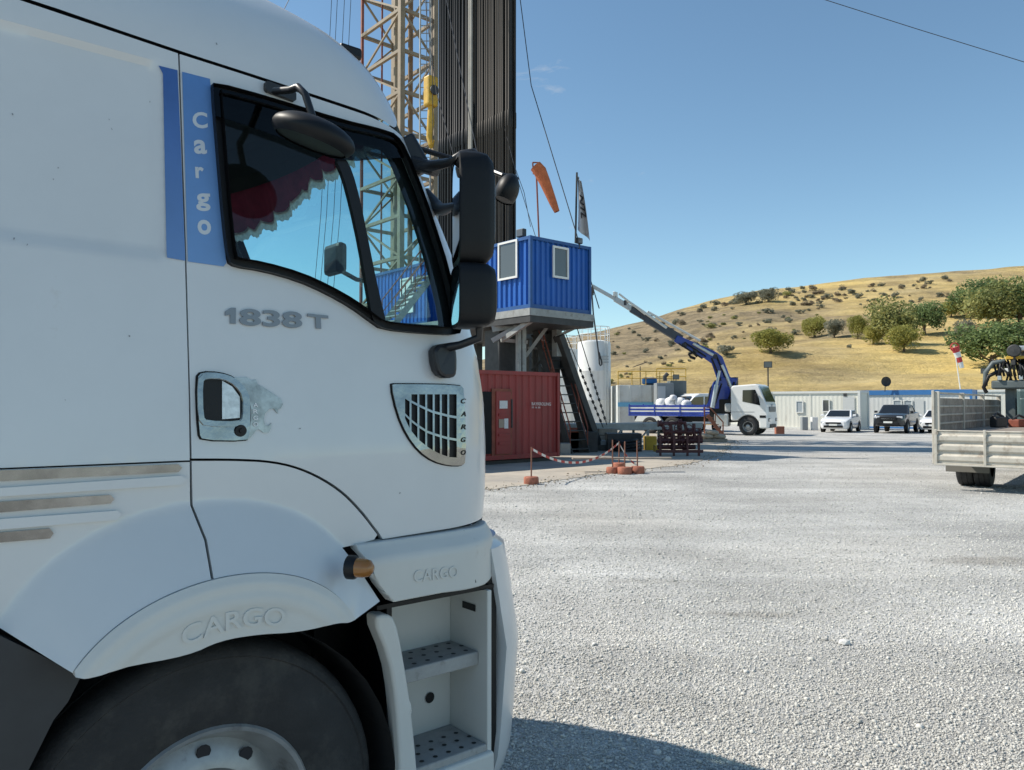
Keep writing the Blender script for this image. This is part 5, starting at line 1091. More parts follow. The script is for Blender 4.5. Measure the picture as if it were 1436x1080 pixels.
def crate(name, lab, cat, x0, x1, y0, y1, m, Y=None, dep=.6, boards=0, rz=0., bevel=.015):
    g_ = gnd((x0+x1)/2, y1); Y = Y or g_.y; A, B = px(x0, 568, Y), px(x1, 568, Y); h_ = max(.05, px(x0, y0, Y).z); w_ = B.x-A.x; t = thing(name, lab, cat, Vector(((A.x+B.x)/2, Y, 0)), rz)
    if not boards: mb = MB(); mb.box((0, dep/2, h_/2), (w_, dep, h_)); mb.build('body', m, t, bevel=bevel)
    else:
        for k in range(boards): mb = MB(); mb.box((0, dep/2, h_*(k+.5)/boards), (w_*(1-.04*(k % 2)), dep, h_/boards*.9)); mb.build('board', m, t, bevel=bevel)
    return t
crate('timber_stack', 'brown timber stack under the near end of the catwalk', 'timber', 840, 866, 601, 616, WOOD, 30.5, .8, 3)
crate('yellow_step', 'upper mustard-yellow block of the steps under the catwalk', 'step', 905, 921, 612, 633, YEL, 29.6, .5)
crate('yellow_step', 'lower mustard-yellow block at the end of the catwalk steps', 'step', 919, 928, 625, 638, YEL, 28.6, .5)
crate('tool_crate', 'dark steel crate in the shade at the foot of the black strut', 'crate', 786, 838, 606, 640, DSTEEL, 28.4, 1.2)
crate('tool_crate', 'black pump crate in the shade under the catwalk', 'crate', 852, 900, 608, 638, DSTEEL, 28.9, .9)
t = thing('hose_coil', 'heap of black hose on the pad under the catwalk', 'hose', gnd(878, 634)); mb = MB()
mb.tube([(.45*math.cos(a)*(1+.1*math.sin(a*.37)), .45*math.sin(a), .06+.012*a+.03*math.sin(a*2.3)) for a in np.linspace(0, 34, 160)], .05, 6); mb.build('hose', BLACKP, t, smooth=60)
# maroon valve manifold
mfd = thing('valve_manifold', 'dark maroon valve manifold on a skid beyond the yellow steps', 'manifold', gnd(950, 640)+Vector((0, .3, 0))); T = loc_of(mfd); MAR = mat('maroon_paint', (.07, .016, .018), .5, var=.3, vscale=4); Ym = mfd.location.y
for (x0, y0, x1, y1, r_) in [(922, 618, 985, 618, .09), (922, 627, 975, 627, .08), (924, 594, 962, 593, .06), (930, 606, 984, 606, .06), (928, 592, 936, 618, .06), (940, 592, 944, 627, .06), (952, 590, 953, 627, .07), (960, 592, 966, 618, .06), (973, 594, 974, 620, .06), (981, 600, 983, 620, .05), (922, 612, 985, 613, .04)]:
    mb = MB(); mb.tube([T(px(x0, y0, Ym)), T(px(x1, y1, Ym))], r_, 10); mb.build('manifold_pipe', MAR, mfd, smooth=50)
for x, y in ((930, 618), (944, 618), (957, 618), (970, 618), (936, 606), (953, 606), (967, 606), (944, 627), (960, 627), (925, 594), (953, 592)): mb = MB(); mb.lathe([(0, -.07), (.12, -.07), (.12, -.03), (.1, -.03), (.1, .03), (.12, .03), (.12, .07), (0, .07)], T(px(x, y, Ym-.02)), 'x', 12); mb.build('flange', MAR, mfd)
for x, y in ((934, 600), (951, 600), (966, 601), (978, 606), (942, 622), (962, 622)): c = T(px(x, y, Ym-.22)); mb = MB(); mb.tube([c+Vector((.13*math.cos(a_), 0, .13*math.sin(a_))) for a_ in np.linspace(0, 6.283, 15)], .018, 5); mb.tube([c, c+Vector((0, .2, 0))], .02, 5); mb.tube([c-Vector((.13, 0, 0)), c+Vector((.13, 0, 0))], .012, 4); mb.build('hand_wheel', MAR, mfd, smooth=50)
for x in (926, 945, 964, 980):
    for dy in (-.3, .4): p = px(x, 632, Ym+dy); mb = MB(); mb.beam(T(Vector((p.x, p.y, .0))), T(Vector((p.x, p.y, .72))), .07); mb.build('skid_leg', MAR, mfd)
mb = MB(); mb.beam(T(px(920, 633, Ym-.3)), T(px(986, 633, Ym-.3)), .08, .1); mb.build('skid_beam', MAR, mfd)
# small orange stairs and pallet of sacks
t = thing('access_steps', 'small rusty orange steps with handrails behind the sack pallet', 'stairs', gnd(1000, 618)); T = loc_of(t); Ys = t.location.y; ORG = mat('rust_orange', (.36, .12, .06), .7, var=.25, vscale=5)
for dy in (0, .8):
    mb = MB(); mb.beam(T(px(1013, 610, Ys+dy)), T(px(992, 582, Ys+dy)), .08, .16); mb.build('stringer', ORG, t)
    mb = MB(); mb.tube([T(px(1014, 612, Ys+dy)), T(px(1014, 592, Ys+dy)), T(px(995, 571, Ys+dy)), T(px(988, 571, Ys+dy)), T(px(988, 612, Ys+dy))], .035, 6); mb.build('hand_rail', ORG, t)
    mb = MB(); mb.tube([T(px(1003, 600, Ys+dy)), T(px(1003, 580, Ys+dy))], .03, 5); mb.build('rail_post', ORG, t)
for k in range(6): p = px(1013-3.6*k, 609-4.6*k, Ys+.4); mb = MB(); mb.box(T(p), (.2, .8, .03)); mb.build('tread', ORG, t)
pl = gnd(999, 620); t = thing('pallet', 'wooden pallet on the gravel carrying tan sacks', 'pallet', pl)
for k in range(5): mb = MB(); mb.box((-.5+k*.25, 0, .16), (.16, 1., .03)); mb.build('board', WOOD, t)
for k in range(3): mb = MB(); mb.box((0, -.44+k*.44, .075), (1.15, .1, .14)); mb.build('bearer', WOOD, t)
def sack(lab, p, m, rz, s_, grp):
    P = [[(s_[0]*.5*cu*math.copysign(abs(math.cos(a))**.6, math.cos(a)), s_[1]*.5*cu*math.copysign(abs(math.sin(a))**.6, math.sin(a))+.02*math.sin(a*5+p[0]*9), zz*s_[2]) for a in np.linspace(0, 2*math.pi, 16, endpoint=False)] for zz, cu in ((0, .8), (.2, 1.), (.55, 1.03), (.85, .85), (1., .35))]
    mb = MB(); mb.grid(P, loop=True); mb.add(P[-1], [tuple(range(16))]); o = mb.build('sack', m, smooth=60); o.location = p; o.rotation_euler = (rng.normal(0, .06), rng.normal(0, .06), rz); tag(o, lab, 'sack', grp)
TAN = mat('tan_sack', (.42, .34, .25), .85, var=.15, vscale=6)
for i, (dx, dz) in enumerate(((-.3, .18), (.28, .18), (-.02, .36))): sack('tan sack on the pallet beside the orange steps', pl+Vector((dx, 0, dz)), TAN, rng.normal(0, .2), (.62, .8, .22), 'tan sacks on the pallet')

# ---- barrier posts with red-white tape
CB = mat('red_concrete_block', (.36, .13, .08), .85, var=.25, vscale=9, bump=.4, bscale=40); ROD = mat('rebar', (.20, .09, .06), .8, var=.2, vscale=20)
def tape_mat():
    m = bpy.data.materials.new('barrier_tape'); m.use_nodes = True; n_ = m.node_tree.nodes; l_ = m.node_tree.links; b = n_['Principled BSDF']; b.inputs['Roughness'].default_value = .5
    t_ = n_.new('ShaderNodeTexCoord'); wv = n_.new('ShaderNodeTexWave'); wv.inputs['Scale'].default_value = 1.6; l_.new(t_.outputs['Object'], wv.inputs[0]); r = n_.new('ShaderNodeValToRGB'); r.color_ramp.interpolation = 'CONSTANT'; r.color_ramp.elements[0].color = (.45, .05, .04, 1); r.color_ramp.elements[1].position = .5; r.color_ramp.elements[1].color = (.7, .66, .6, 1)
    l_.new(wv.outputs[0], r.inputs[0]); l_.new(r.outputs[0], b.inputs['Base Color']); return m
TAPE = tape_mat()
def barrier(x, yb, yt, rpx, lab, rod=True):
    g_ = gnd(x, yb); t = thing('barrier_post', lab, 'barrier', g_, rng.uniform(0, 3)); r_ = rpx/FPX*g_.y; h_ = r_*1.0
    P = [[((r_*q)*math.cos(a)*rng.uniform(.96, 1.04), (r_*q)*math.sin(a)*rng.uniform(.96, 1.04), z*h_) for a in np.linspace(0, 6.283, 14, endpoint=False)] for q, z in ((.94, 0), (1., .12), (.98, .88), (.88, 1.)) ]
    mb = MB(); mb.grid(P, loop=True); mb.add(P[-1], [tuple(range(14))]); mb.build('concrete_base', CB, t, smooth=40)
    if rod: ht = px(x, yt, g_.y).z; mb = MB(); mb.tube([(0, 0, h_*.8), (.01, 0, ht)], .018, 6); mb.build('rod', ROD, t)
    return t, (px(x, yt+2, g_.y))
b1, q1 = barrier(745, 679, 627, 10.5, 'lone red concrete barrier base with a thin rod, in front of the red container')
b2, q2 = barrier(859, 664, 617, 9, 'left-hand red concrete barrier base of the group by the catwalk'); b3, q3 = barrier(876, 665, 619, 10, 'middle barrier base of the group by the catwalk'); b4, q4 = barrier(894, 664, 618, 10, 'right-hand barrier base of the group by the catwalk'); b5, q5 = barrier(868, 658, 619, 9, 'barrier base standing behind the group by the catwalk')
def tape(lab, p, q, sag):
    n_ = 24; o0 = p.copy(); pts = [p.lerp(q, i/n_)-Vector((0, 0, sag*4*(i/n_)*(1-i/n_))) for i in range(n_+1)]; mb = MB()
    mb.grid([[v-o0+Vector((0, .01*math.sin(i*.8), s_)) for s_ in (-.028, .028)] for i, v in enumerate(pts)]); o = mb.build('barrier_tape', TAPE, loc=o0); tag(o, lab, 'tape'); return o
tape('red and white tape sagging from the lone barrier post to the group', q1, q5, .42)
tape('short loose tape hanging down at the group of barrier bases', q5, gnd(893, 657)+Vector((0, 0, .1)), .1)
p = gnd(860, 659); mb = MB(); mb.box((0, 0, 0), (2.6, .22, .04)); o = mb.build('loose_plank', WOOD, loc=(gnd(872, 662).x, gnd(872, 662).y, .36)); o.rotation_euler = (0, 0, .05); tag(o, 'grey plank laid across the group of barrier bases', 'plank')

# ================================================================ vehicles in the yard
def pane(mb, P, nrm=None): mb.add(P, [tuple(range(len(P)))])
def car(t, kind, m):
    """front at +x, y left; passenger car or double-cab pickup, built from stations"""
    pk = kind == 'pickup'; W = .94 if pk else .88; z0 = .42 if pk else .24; rw = .40 if pk else .32; fx, rx = (1.6, -1.55) if pk else (1.32, -1.3)
    if pk: ST = [(2.62, .55, .95, .78), (2.5, .45, 1.12, .9), (2.2, .42, 1.2, .96), (1.15, .42, 1.24, 1.), (.9, .42, 1.24, 1.), (-1.0, .42, 1.26, 1.), (-1.05, .42, 1.28, 1.), (-2.55, .5, 1.28, .98), (-2.65, .6, 1.2, .95)]
    else: ST = [(2.22, .36, .66, .74), (2.1, .24, .78, .9), (1.8, .22, .86, .97), (1.0, .22, .98, 1.), (.7, .22, 1.0, 1.), (-1.3, .22, 1.04, 1.), (-1.9, .26, 1.04, .97), (-2.12, .32, .98, .9), (-2.2, .42, .85, .84)]
    rows = []
    for x, zl, zb, k in ST:
        w_ = W*k; rows.append([(x, -w_*.9, zl), (x, -w_, zl+.14), (x, -w_, zl+(zb-zl)*.62), (x, -w_*.975, zb-.05), (x, -w_*.86, zb), (x, 0, zb+.02), (x, w_*.86, zb), (x, w_*.975, zb-.05), (x, w_, zl+(zb-zl)*.62), (x, w_, zl+.14), (x, w_*.9, zl)])
    mb = MB(); mb.grid(rows, loop=True); mb.add(rows[0], [tuple(range(11))]); mb.add(rows[-1], [tuple(range(11))]); mb.build('body', m, t, smooth=38)
    # cabin: windscreen foot, roof front, roof rear, rear foot
    CP = [(1.05, 1.22), (.28, 1.76), (-.75, 1.78), (-1.0, 1.27)] if pk else [(.95, .98), (.18, 1.42), (-.85, 1.43), (-1.62, 1.04)]
    wb, wt = W*.95, W*.78; c = [[(x, s_*(wb if i in (0, 3) else wt), z) for s_ in (-1, 1)] for i, (x, z) in enumerate(CP)]
    mb = MB(); mb.add([v for q in c for v in q], [(0, 1, 3, 2), (2, 3, 5, 4), (4, 5, 7, 6), (0, 2, 4, 6), (1, 7, 5, 3)]); mb.build('cabin', m, t, bevel=.06, bseg=3)
    def lerp2(a, b_, k): return tuple(a[i]+(b_[i]-a[i])*k for i in range(3))
    def quad_in(A, B, C_, D, i0, i1, j0, j1, off_): 
        q = lambda u_, v_: lerp2(lerp2(A, B, u_), lerp2(D, C_, u_), v_); P = [Vector(q(i0, j0)), Vector(q(i1, j0)), Vector(q(i1, j1)), Vector(q(i0, j1))]; n_ = (P[1]-P[0]).cross(P[3]-P[0]).normalized(); o = off_(n_); return [p+o for p in P]
    mb = MB(); pane(mb, quad_in(c[0][0], c[0][1], c[1][1], c[1][0], .07, .93, .04, .93, lambda n_: n_*math.copysign(.012, n_.x))); mb.build('windscreen', BLKG, t)
    mb = MB(); pane(mb, quad_in(c[3][0], c[3][1], c[2][1], c[2][0], .1, .9, .1, .9, lambda n_: n_*math.copysign(.012, -n_.x))); mb.build('rear_window', BLKG, t)
    for s_ in (0, 1):
        y = -1 if s_ == 0 else 1
        f = lambda x, k: (x, y*(wb+(wt-wb)*k+.014), CP[0][1]+.02+(CP[1][1]-CP[0][1]-.02)*k)
        mid = -.25 if pk else -.35
        mb = MB(); pane(mb, [f(CP[0][0]-.28, .06), f(mid+.04, .06), f(mid+.04, .86), f(CP[1][0]-.03, .86)]); mb.build('side_window', BLKG, t)
        mb = MB(); pane(mb, [f(mid-.04, .06), f(CP[3][0]+(.16 if pk else .42), .1), f(CP[2][0]+.05, .86), f(mid-.04, .86)]); mb.build('side_window', BLKG, t)
        mb = MB(); mb.box((CP[0][0]-.2, y*(W+.1), CP[0][1]+.1), (.1, .2, .14)); mb.build('door_mirror', m, t, bevel=.03)
        hx = ST[1][0]-.02; hz = ST[1][2]-.1
        mb = MB(); mb.box((hx+.04, y*W*.68, hz-.03), (.16, .34, .13)); mb.build('headlight', LENS, t, bevel=.03)
        for x in (fx, rx):
            mb = MB(); mb.lathe([(0, y*(W-.12)), (rw+.07, y*(W-.12)), (rw+.07, y*(W+.012)), (rw+.03, y*(W+.015))], (x, 0, rw+.02), 'y', 20); mb.build('wheel_arch', BLACKP, t)
            wheel_small(t, (x, y*(W+.01), rw), rw, y)
    x = ST[0][0]
    mb = MB(); mb.box((x-.02, 0, ST[0][2]-.06), (.14, W*1.05, .26 if pk else .12)); mb.build('grille', BLACKP, t, bevel=.03)
    mb = MB(); mb.box((x-.02, 0, ST[0][1]+.03), (.14, W*1.3, .2 if pk else .14)); mb.build('lower_grille', BLACKP, t, bevel=.03)
    mb = MB(); mb.box((x+.06, 0, ST[0][1]+.14), (.02, .5, .11)); mb.build('number_plate', WHITEF, t)
    if pk:
        mb = MB(); mb.box((-1.83, 0, 1.287), (1.45, 1.5, .02)); mb.build('load_bed', BLACKP, t); mb = MB(); mb.box((x+.03, 0, .9), (.04, .8, .03)); mb.build('grille_bar', ALU, t)
        for y in (-.8, .8): mb = MB(); mb.tube([(-1.1, y, 1.3), (-1.15, y*.85, 1.72), (-1.6, y, 1.32)], .035, 6); mb.build('roll_bar', BLACKP, t)
def wheel_small(t, c, r_, y):
    s_ = y; mb = MB(); mb.lathe([(r_*.62, -s_*.0), (r_*.66, s_*.02), (r_*.94, s_*.02), (r_, -s_*.03), (r_, -s_*.17), (r_*.9, -s_*.2)], (0, 0, 0), 'y', 20); o = mb.build('tyre', RUBBER, t, smooth=50, loc=c)
    mb = MB(); mb.lathe([(r_*.66, s_*.015), (r_*.6, -s_*.03), (r_*.3, -s_*.02), (0, -s_*.01)], (0, 0, 0), 'y', 15); mb.build('rim', ALU, o, smooth=30)
def heading(dx, dy): return math.atan2(dy, dx)
p = gnd(1178, 606); p = Vector((px(1179, 568, 50.5).x, 50.5, 0)); t = thing('sedan_car', 'white sedan parked facing the yard in front of the cream cabin', 'car', p, heading(-.57, -.82), 'parked cars'); car(t, 'sedan', CARW)
t = thing('pickup_truck', 'dark grey double-cab pickup parked before the blue-framed cabin', 'pickup', Vector((px(1257, 568, 49.5).x, 49.5, 0)), heading(-.6, -.8), 'parked cars'); car(t, 'pickup', CARG)
t = thing('sedan_car', 'white car half hidden behind the wooden flatbed', 'car', Vector((px(1318, 568, 49).x, 49, 0)), heading(-.62, -.78), 'parked cars'); car(t, 'sedan', CARW)
t = thing('delivery_van', 'white van with dark side window behind the sacks on the blue truck bed', 'van', Vector((px(972, 568, 51).x, 51, 0)), heading(-.93, -.36))
vp = [(1.35, .5), (1.32, 1.15), (1.0, 1.45), (.35, 2.35), (.1, 2.5), (-1.3, 2.52), (-1.4, 2.3), (-1.42, .5)]
mb = MB(); mb.prism([(a_*1.35, b_) for a_, b_ in vp], lambda a_, b_, s_: (a_, s_, b_), -.95, .95); mb.build('body', CARW, t, bevel=.1, bseg=3)
for y in (-.96, .96):
    mb = MB(); mb.prism([(.95, 1.5), (.42, 2.25), (-.1, 2.3), (-.1, 1.5)], lambda a_, b_, s_: (a_*1.35, y+s_, b_), -.015, .015); mb.build('side_window', BLKG, t); mb = MB(); mb.prism([(-.2, 1.5), (-.2, 2.3), (-1.25, 2.3), (-1.25, 1.5)], lambda a_, b_, s_: (a_*1.35, y+s_, b_), -.015, .015); mb.build('side_window', BLKG, t)
    for x in (1.05, -1.2): wheel_small(t, (x, y, .34), .34, y/.96)
mb = MB(); mb.add([(1.37, -.8, 1.5), (1.37, .8, 1.5), (.55, .72, 2.3), (.55, -.72, 2.3)], [(0, 1, 2, 3)]); mb.build('windscreen', BLKG, t, loc=(.03, 0, .03))
# ---- crane truck
ct = thing('crane_truck', 'white cab crane truck with blue dropside bed and raised loader crane', 'truck', gnd(1049, 611), R(-31)); T = loc_of(ct)
cabp = [(-.98, .85), (-.98, 2.72), (-.9, 2.86), (.45, 2.95), (.62, 2.86), (.98, 1.98), (1.06, 1.75), (1.12, .95), (1.1, .42), (.62, .42), (.6, .8)]+[(.62*math.cos(R(a)), .55+.62*math.sin(R(a))) for a in range(30, 150, 15)]+[(-.6, .85)]
mb = MB(); mb.prism(cabp, lambda a, b_, s_: (a, s_, b_), 0, 2.4); mb.build('cab', TRKW, ct, bevel=.09, bseg=3)
mb = MB(); mb.prism([(-.3, 1.95), (-.28, 2.6), (.42, 2.62), (.62, 2.15), (.7, 1.72), (.4, 1.8)], lambda a, b_, s_: (a, s_, b_), -.012, .05); mb.build('side_window', BLKG, ct)
mb = MB(); mb.add([(.645, .12, 2.78), (.645, 2.28, 2.78), (1.0, 2.34, 1.93), (1.0, .06, 1.93)], [(0, 1, 2, 3)]); o = mb.build('windscreen', BLKG, ct); o.location = (.022, 0, .008)
mb = MB(); mb.add([(.69, .75, 2.6), (.69, 1.3, 2.6), (.82, 1.3, 2.25), (.82, .75, 2.25)], [(0, 1, 2, 3)]); o = mb.build('sun_visor', WHITEF, ct); o.location = (.03, 0, .012)
mb = MB(); mb.box((1.09, 1.2, 1.5), (.08, 1.5, .3)); mb.build('grille', mat('grille_grey', (.12, .13, .13), .4), ct, bevel=.03)
mb = MB(); mb.lathe([(0, .0), (.1, 0), (.11, -.03), (.08, -.03)], (1.12, 1.2, 1.72), 'x', 16); mb.build('badge', ALU, ct)
mb = MB(); mb.box((1.1, 1.2, .55), (.12, 1.3, .22)); mb.build('lower_grille', BLACKP, ct, bevel=.03)
for y in (.3, 2.1): mb = MB(); mb.box((1.09, y, .9), (.12, .42, .22)); mb.build('headlight', BLKG, ct, bevel=.04); mb = MB(); mb.box((1.14, y, .9), (.06, .22, .12)); mb.build('headlight_lens', LENS, ct, bevel=.03)
mb = MB(); mb.prism([(.62*math.cos(R(a)), .55+.62*math.sin(R(a))) for a in range(-10, 191, 12)], lambda a, b_, s_: (a, s_, b_), .03, .6); mb.build('wheel_arch', BLACKP, ct)
mb = MB(); mb.prism([(.66, 1.02), (1.0, 1.02), (1.0, 1.16), (.66, 1.16)], lambda a, b_, s_: (a, s_, b_), -.012, .05); mb.build('step_recess', BLACKP, ct)
mb = MB(); mb.box((.5, -.12, 2.15), (.14, .2, .5)); mb.build('mirror', BLACKP, ct, bevel=.04); mb = MB(); mb.box((-.3, 0, 1.35), (1.35, .02, .012)); mb.build('door_seam', BLACKP, ct)
for x, y, s_ in ((0, -.02, 1), (0, 2.42, -1), (-4.5, -.02, 1), (-4.5, 2.42, -1), (-5.9, -.02, 1), (-5.9, 2.42, -1)): wheel(ct, (x, y, .52), rad=.52, rim=.285, n=24, s=s_)
mb = MB()
mb.box2((-7.2, .75, .75), (.4, 1.65, 1.05)); mb.build('chassis', BLACKP, ct); mb = MB(); mb.box2((-2.0, .12, .5), (-1.15, .7, 1.25)); mb.build('fuel_tank', ALU, ct, bevel=.08)
mb = MB(); mb.box2((-1.35, .05, 1.35), (-.98, .7, 1.85)); mb.build('air_filter', mat('filter_grey', (.4, .41, .4), .5), ct, bevel=.08)
mb = MB(); mb.box2((-7.3, .0, 1.08), (-2.45, 2.4, 1.2)); mb.build('bed_floor', NAVY, ct)
for y in (.0, 2.36):
    for k, z in enumerate((1.22, 1.42, 1.62)): mb = MB(); mb.box2((-7.25, y, z), (-2.5, y+.04, z+.11 if k < 2 else z+.13)); mb.build('side_board', NAVY, ct, bevel=.01)
    for k, z in enumerate((1.335, 1.535)): mb = MB(); mb.box2((-7.22, y+.01, z), (-2.53, y+.03, z+.08)); mb.build('side_board', WHITEF, ct)
    for x in (-7.25, -5.6, -4.0, -2.55): mb = MB(); mb.box2((x-.03, y-.02, 1.1), (x+.04, y+.06, 1.8)); mb.build('side_post', NAVY, ct)
mb = MB(); mb.box2((-7.3, .02, 1.2), (-7.25, 2.38, 1.75)); mb.build('tail_board', NAVY, ct)
mb = MB(); mb.prism([(-5.35, 1.08), (-5.1, .75), (-6.9, .75), (-6.7, 1.08)], lambda a, b_, s_: (a, s_, b_), 0, .3); mb.build('mud_wing', WHITEF, ct)
# loader crane: column, inner boom, outer telescopic boom
Yc = 45.6
def cp(x, y, dY=0): return T(px(x, y, Yc+dY))
mb = MB(); mb.beam(cp(1013, 592), cp(1013, 560), .9, 1.3); mb.build('crane_base', BLACKP, ct, bevel=.04)
mb = MB(); mb.prism([(990, 572), (1000, 536), (1015, 528), (1028, 534), (1027, 575)], lambda a, b_, s_: cp(a, b_, s_), -.35, .35); mb.build('crane_column', NAVY, ct, bevel=.05)
mb = MB(); mb.prism([(1028, 548), (1035, 531), (1024, 529), (1013, 500), (1003, 493), (992, 494), (988, 503), (998, 510), (1008, 540)], lambda a, b_, s_: cp(a, b_, s_), -.3, .3); mb.build('inner_boom', NAVY, ct, bevel=.05)
mb = MB(); mb.tube([cp(999, 572, -.5), cp(1005, 540, -.5)], .14, 10); mb.tube([cp(1005, 540, -.5), cp(1009, 520, -.5)], .08, 10); mb.build('lift_cylinder', ALU, ct, smooth=50)
mb = MB(); mb.prism([(1003, 493), (997, 505), (978, 500), (945, 479), (950, 470)], lambda a, b_, s_: cp(a, b_, s_), -.28, .28); mb.build('outer_boom', NAVY, ct, bevel=.04)
SILV = mat('silver_boom', (.5, .51, .52), .4, .3, var=.1, vscale=3); DKB = mat('dark_boom', (.06, .065, .08), .4, .3)
for x0, y0, x1, y1, w_, m in ((955, 476, 905, 446, .46, DKB), (915, 451, 885, 433, .40, DKB), (890, 436, 862, 419, .30, SILV), (866, 421, 830, 401, .2, SILV)):
    mb = MB(); mb.beam(cp(x0, y0), cp(x1, y1), w_*.8, w_); mb.build('boom_section', m, ct, bevel=.02)
for x0, y0, x1, y1, r_ in ((982, 478, 908, 437, .07), (935, 460, 880, 422, .08), (905, 441, 868, 412, .06)):
    mb = MB(); mb.tube([cp(x0, y0, -.25), cp(x1, y1, -.25)], r_, 8); mb.build('extension_cylinder', WHITEF, ct, smooth=50)
for x, y in ((942, 466), (912, 448), (885, 432), (878, 425), (900, 441), (863, 413)): mb = MB(); mb.box(cp(x, y), (.14, .4, .5 if x > 890 else .3)); mb.build('boom_bracket', ALU if x % 2 else DKB, ct, bevel=.02)
mb = MB(); mb.tube([cp(975, 503, -.3), cp(969, 501, -.3), cp(966, 497, -.3), cp(972, 494, -.3), cp(978, 500, -.3)], .09, 6); mb.build('hose_bundle', BLACKP, ct)
mb = MB(); mb.tube([cp(992, 570, -.3), cp(996, 545, -.3), cp(1003, 534, -.2), cp(1011, 540, 0)], .05, 6); mb.build('hydraulic_hose', BLACKP, ct, smooth=60)
for x0 in (1020, 1031): mb = MB(); mb.box(cp(x0, 535), (.25, .4, .5)); mb.build('valve_block', DSTEEL, ct)
hk = thing('crane_sling', 'black lifting sling with loop hanging from the crane boom tip', 'sling', px(843, 514, Yc)); T2 = loc_of(hk)
mb = MB(); mb.tube([T2(px(x, y, Yc)) for x, y in ((831, 403), (830, 412), (832, 440), (836, 470), (840, 500), (840.5, 510), (842, 513), (844, 511), (843.5, 506), (841.5, 500), (840, 494))], .05, 6); mb.build('sling_rope', WIRE, hk); mb = MB(); mb.tube([T2(px(830.5, y, Yc)) for y in (402, 408, 414)], .1, 8); mb.build('hook', DSTEEL, hk)
for i, (x, dY, z, s_) in enumerate(((-6.1, .6, 1.2, .6), (-5.7, 1.4, 1.2, .62), (-5.4, .6, 1.2, .7), (-5.0, 1.4, 1.2, .68), (-4.7, .6, 1.2, .72), (-4.3, 1.4, 1.2, .65), (-4.0, .6, 1.2, .68), (-3.6, 1.3, 1.2, .6), (-5.5, 1., 1.66, .62), (-4.9, 1., 1.7, .66), (-4.3, 1., 1.7, .64), (-3.9, .9, 1.62, .55), (-4.7, .8, 2.05, .4))):
    p = XF[ct.name]@Vector((x, dY, z)); sack('plump white sack piled on the blue truck bed', p, SACKW, rng.uniform(0, 6), (1.05*s_, .9*s_, .8*s_), 'white sacks on the truck bed')
for x0, y0, x1, y1, r_, m in ((1018, 530, 1004, 497, .05, 'B'), (1011, 534, 998, 502, .05, 'B'), (1026, 545, 1012, 512, .1, 'S'), (990, 500, 960, 480, .045, 'B'), (985, 503, 952, 482, .045, 'B'), (1000, 498, 972, 482, .09, 'S'), (1022, 560, 1030, 536, .06, 'B'), (1003, 566, 1012, 538, .05, 'B')):
    mb = MB(); mb.tube([cp(x0, y0, -.36), cp(x1, y1, -.36)], r_, 7); mb.build('hydraulic_line', BLACKP if m == 'B' else ALU, ct)
for x, y, w_ in ((1002, 500, .35), (1012, 517, .3), (1020, 538, .4), (960, 484, .3), (975, 492, .3)): mb = MB(); mb.box(cp(x, y, -.2), (w_, .3, w_*.8)); mb.build('boom_bracket', DKB, ct, bevel=.03)

# ---- flatbed truck at the right with its tail board hanging down
BEDM = mat('worn_cream_board', (.50, .46, .39), .6, var=.15, vscale=3, dirt=(.22, .16, .11), dscale=5, dlo=.52, dhi=.78); BEDI = mat('grimy_board', (.30, .26, .215), .75, var=.3, vscale=3, dirt=(.12, .09, .07), dscale=4, dlo=.45, dhi=.75)
ang = 40; H2 = Vector((math.sin(R(ang)), math.cos(R(ang)), 0)); L2 = Vector((-H2.y, H2.x, 0))
c0 = px(1311, 603, 16.0); ZB = c0.z
ft = thing('flatbed_truck', 'cream flatbed truck with its ribbed tail board hanging down and dual rear wheels', 'truck', Vector((c0.x, c0.y, 0)), math.atan2(H2.y, H2.x)); T = loc_of(ft)
LB, WB = 8.2, 2.5                         # bed runs along +x, its left side at y=0, right side at y=-WB
def slab(lo, hi, nm, m, bev=.008): mb = MB(); mb.box2(lo, hi); return mb.build(nm, m, ft, bevel=bev)
slab((0.05, -WB, ZB-.16), (LB, 0, ZB-.04), 'bed_floor', BEDI)
# left side wall of stacked ribs, seen from inside
hw = .72
for k in range(4): slab((.06, -.05, ZB-.04+k*hw/4), (LB, -.0, ZB-.04+(k+1)*hw/4-.015), 'side_board', BEDI)
for k in range(3): slab((.06, -.068, ZB-.05+(k+1)*hw/4-.02), (LB, -.051, ZB-.05+(k+1)*hw/4+.02), 'side_rib', BEDM)
slab((.0, -.06, ZB+hw+.03), (LB, -.0, ZB+hw+.07), 'top_rail', BEDM)
for x in (.03, 2.7, 5.4, LB-.05): slab((x-.03, -.09, ZB-.1), (x+.05, .02, ZB+hw+.08), 'side_post', BEDM)
for k in range(4): slab((.06, -WB, ZB-.04+k*hw/4), (LB, -WB+.05, ZB-.04+(k+1)*hw/4-.015), 'side_board', BEDM)
slab((-.035, .0, ZB-.70), (.02, .05, ZB+hw+.1), 'corner_post', BEDM)
# hanging tail board: profiled ribs
prof = [(0, .02), (-.03, .0), (-.09, .0), (-.12, .035), (-.2, .035), (-.23, .0), (-.29, .0), (-.32, .035), (-.40, .035), (-.43, 0), (-.50, 0), (-.53, .035), (-.6, .035), (-.63, .01), (-.68, .01)]
mb = MB(); mb.grid([[(-.06-o+.02, y, ZB-.0+z) for z, o in prof] for y in (-.04, -WB+.02)]); o = mb.build('tail_board', BEDM, ft, bevel=.006); sm_ = o.modifiers.new('solid', 'SOLIDIFY'); sm_.thickness = .02
for y in (-.03, -.9, -1.7, -WB+.02): slab((-.12, y-.03, ZB-.69), (-.085, y+.02, ZB+.02), 'tail_board_post', BEDM)
slab((-.12, -WB, ZB-.72), (-.06, 0, ZB-.685), 'tail_board_edge', BEDM)
slab((-.05, -WB, ZB-.06), (.05, 0, ZB+.0), 'bed_edge', BEDM)
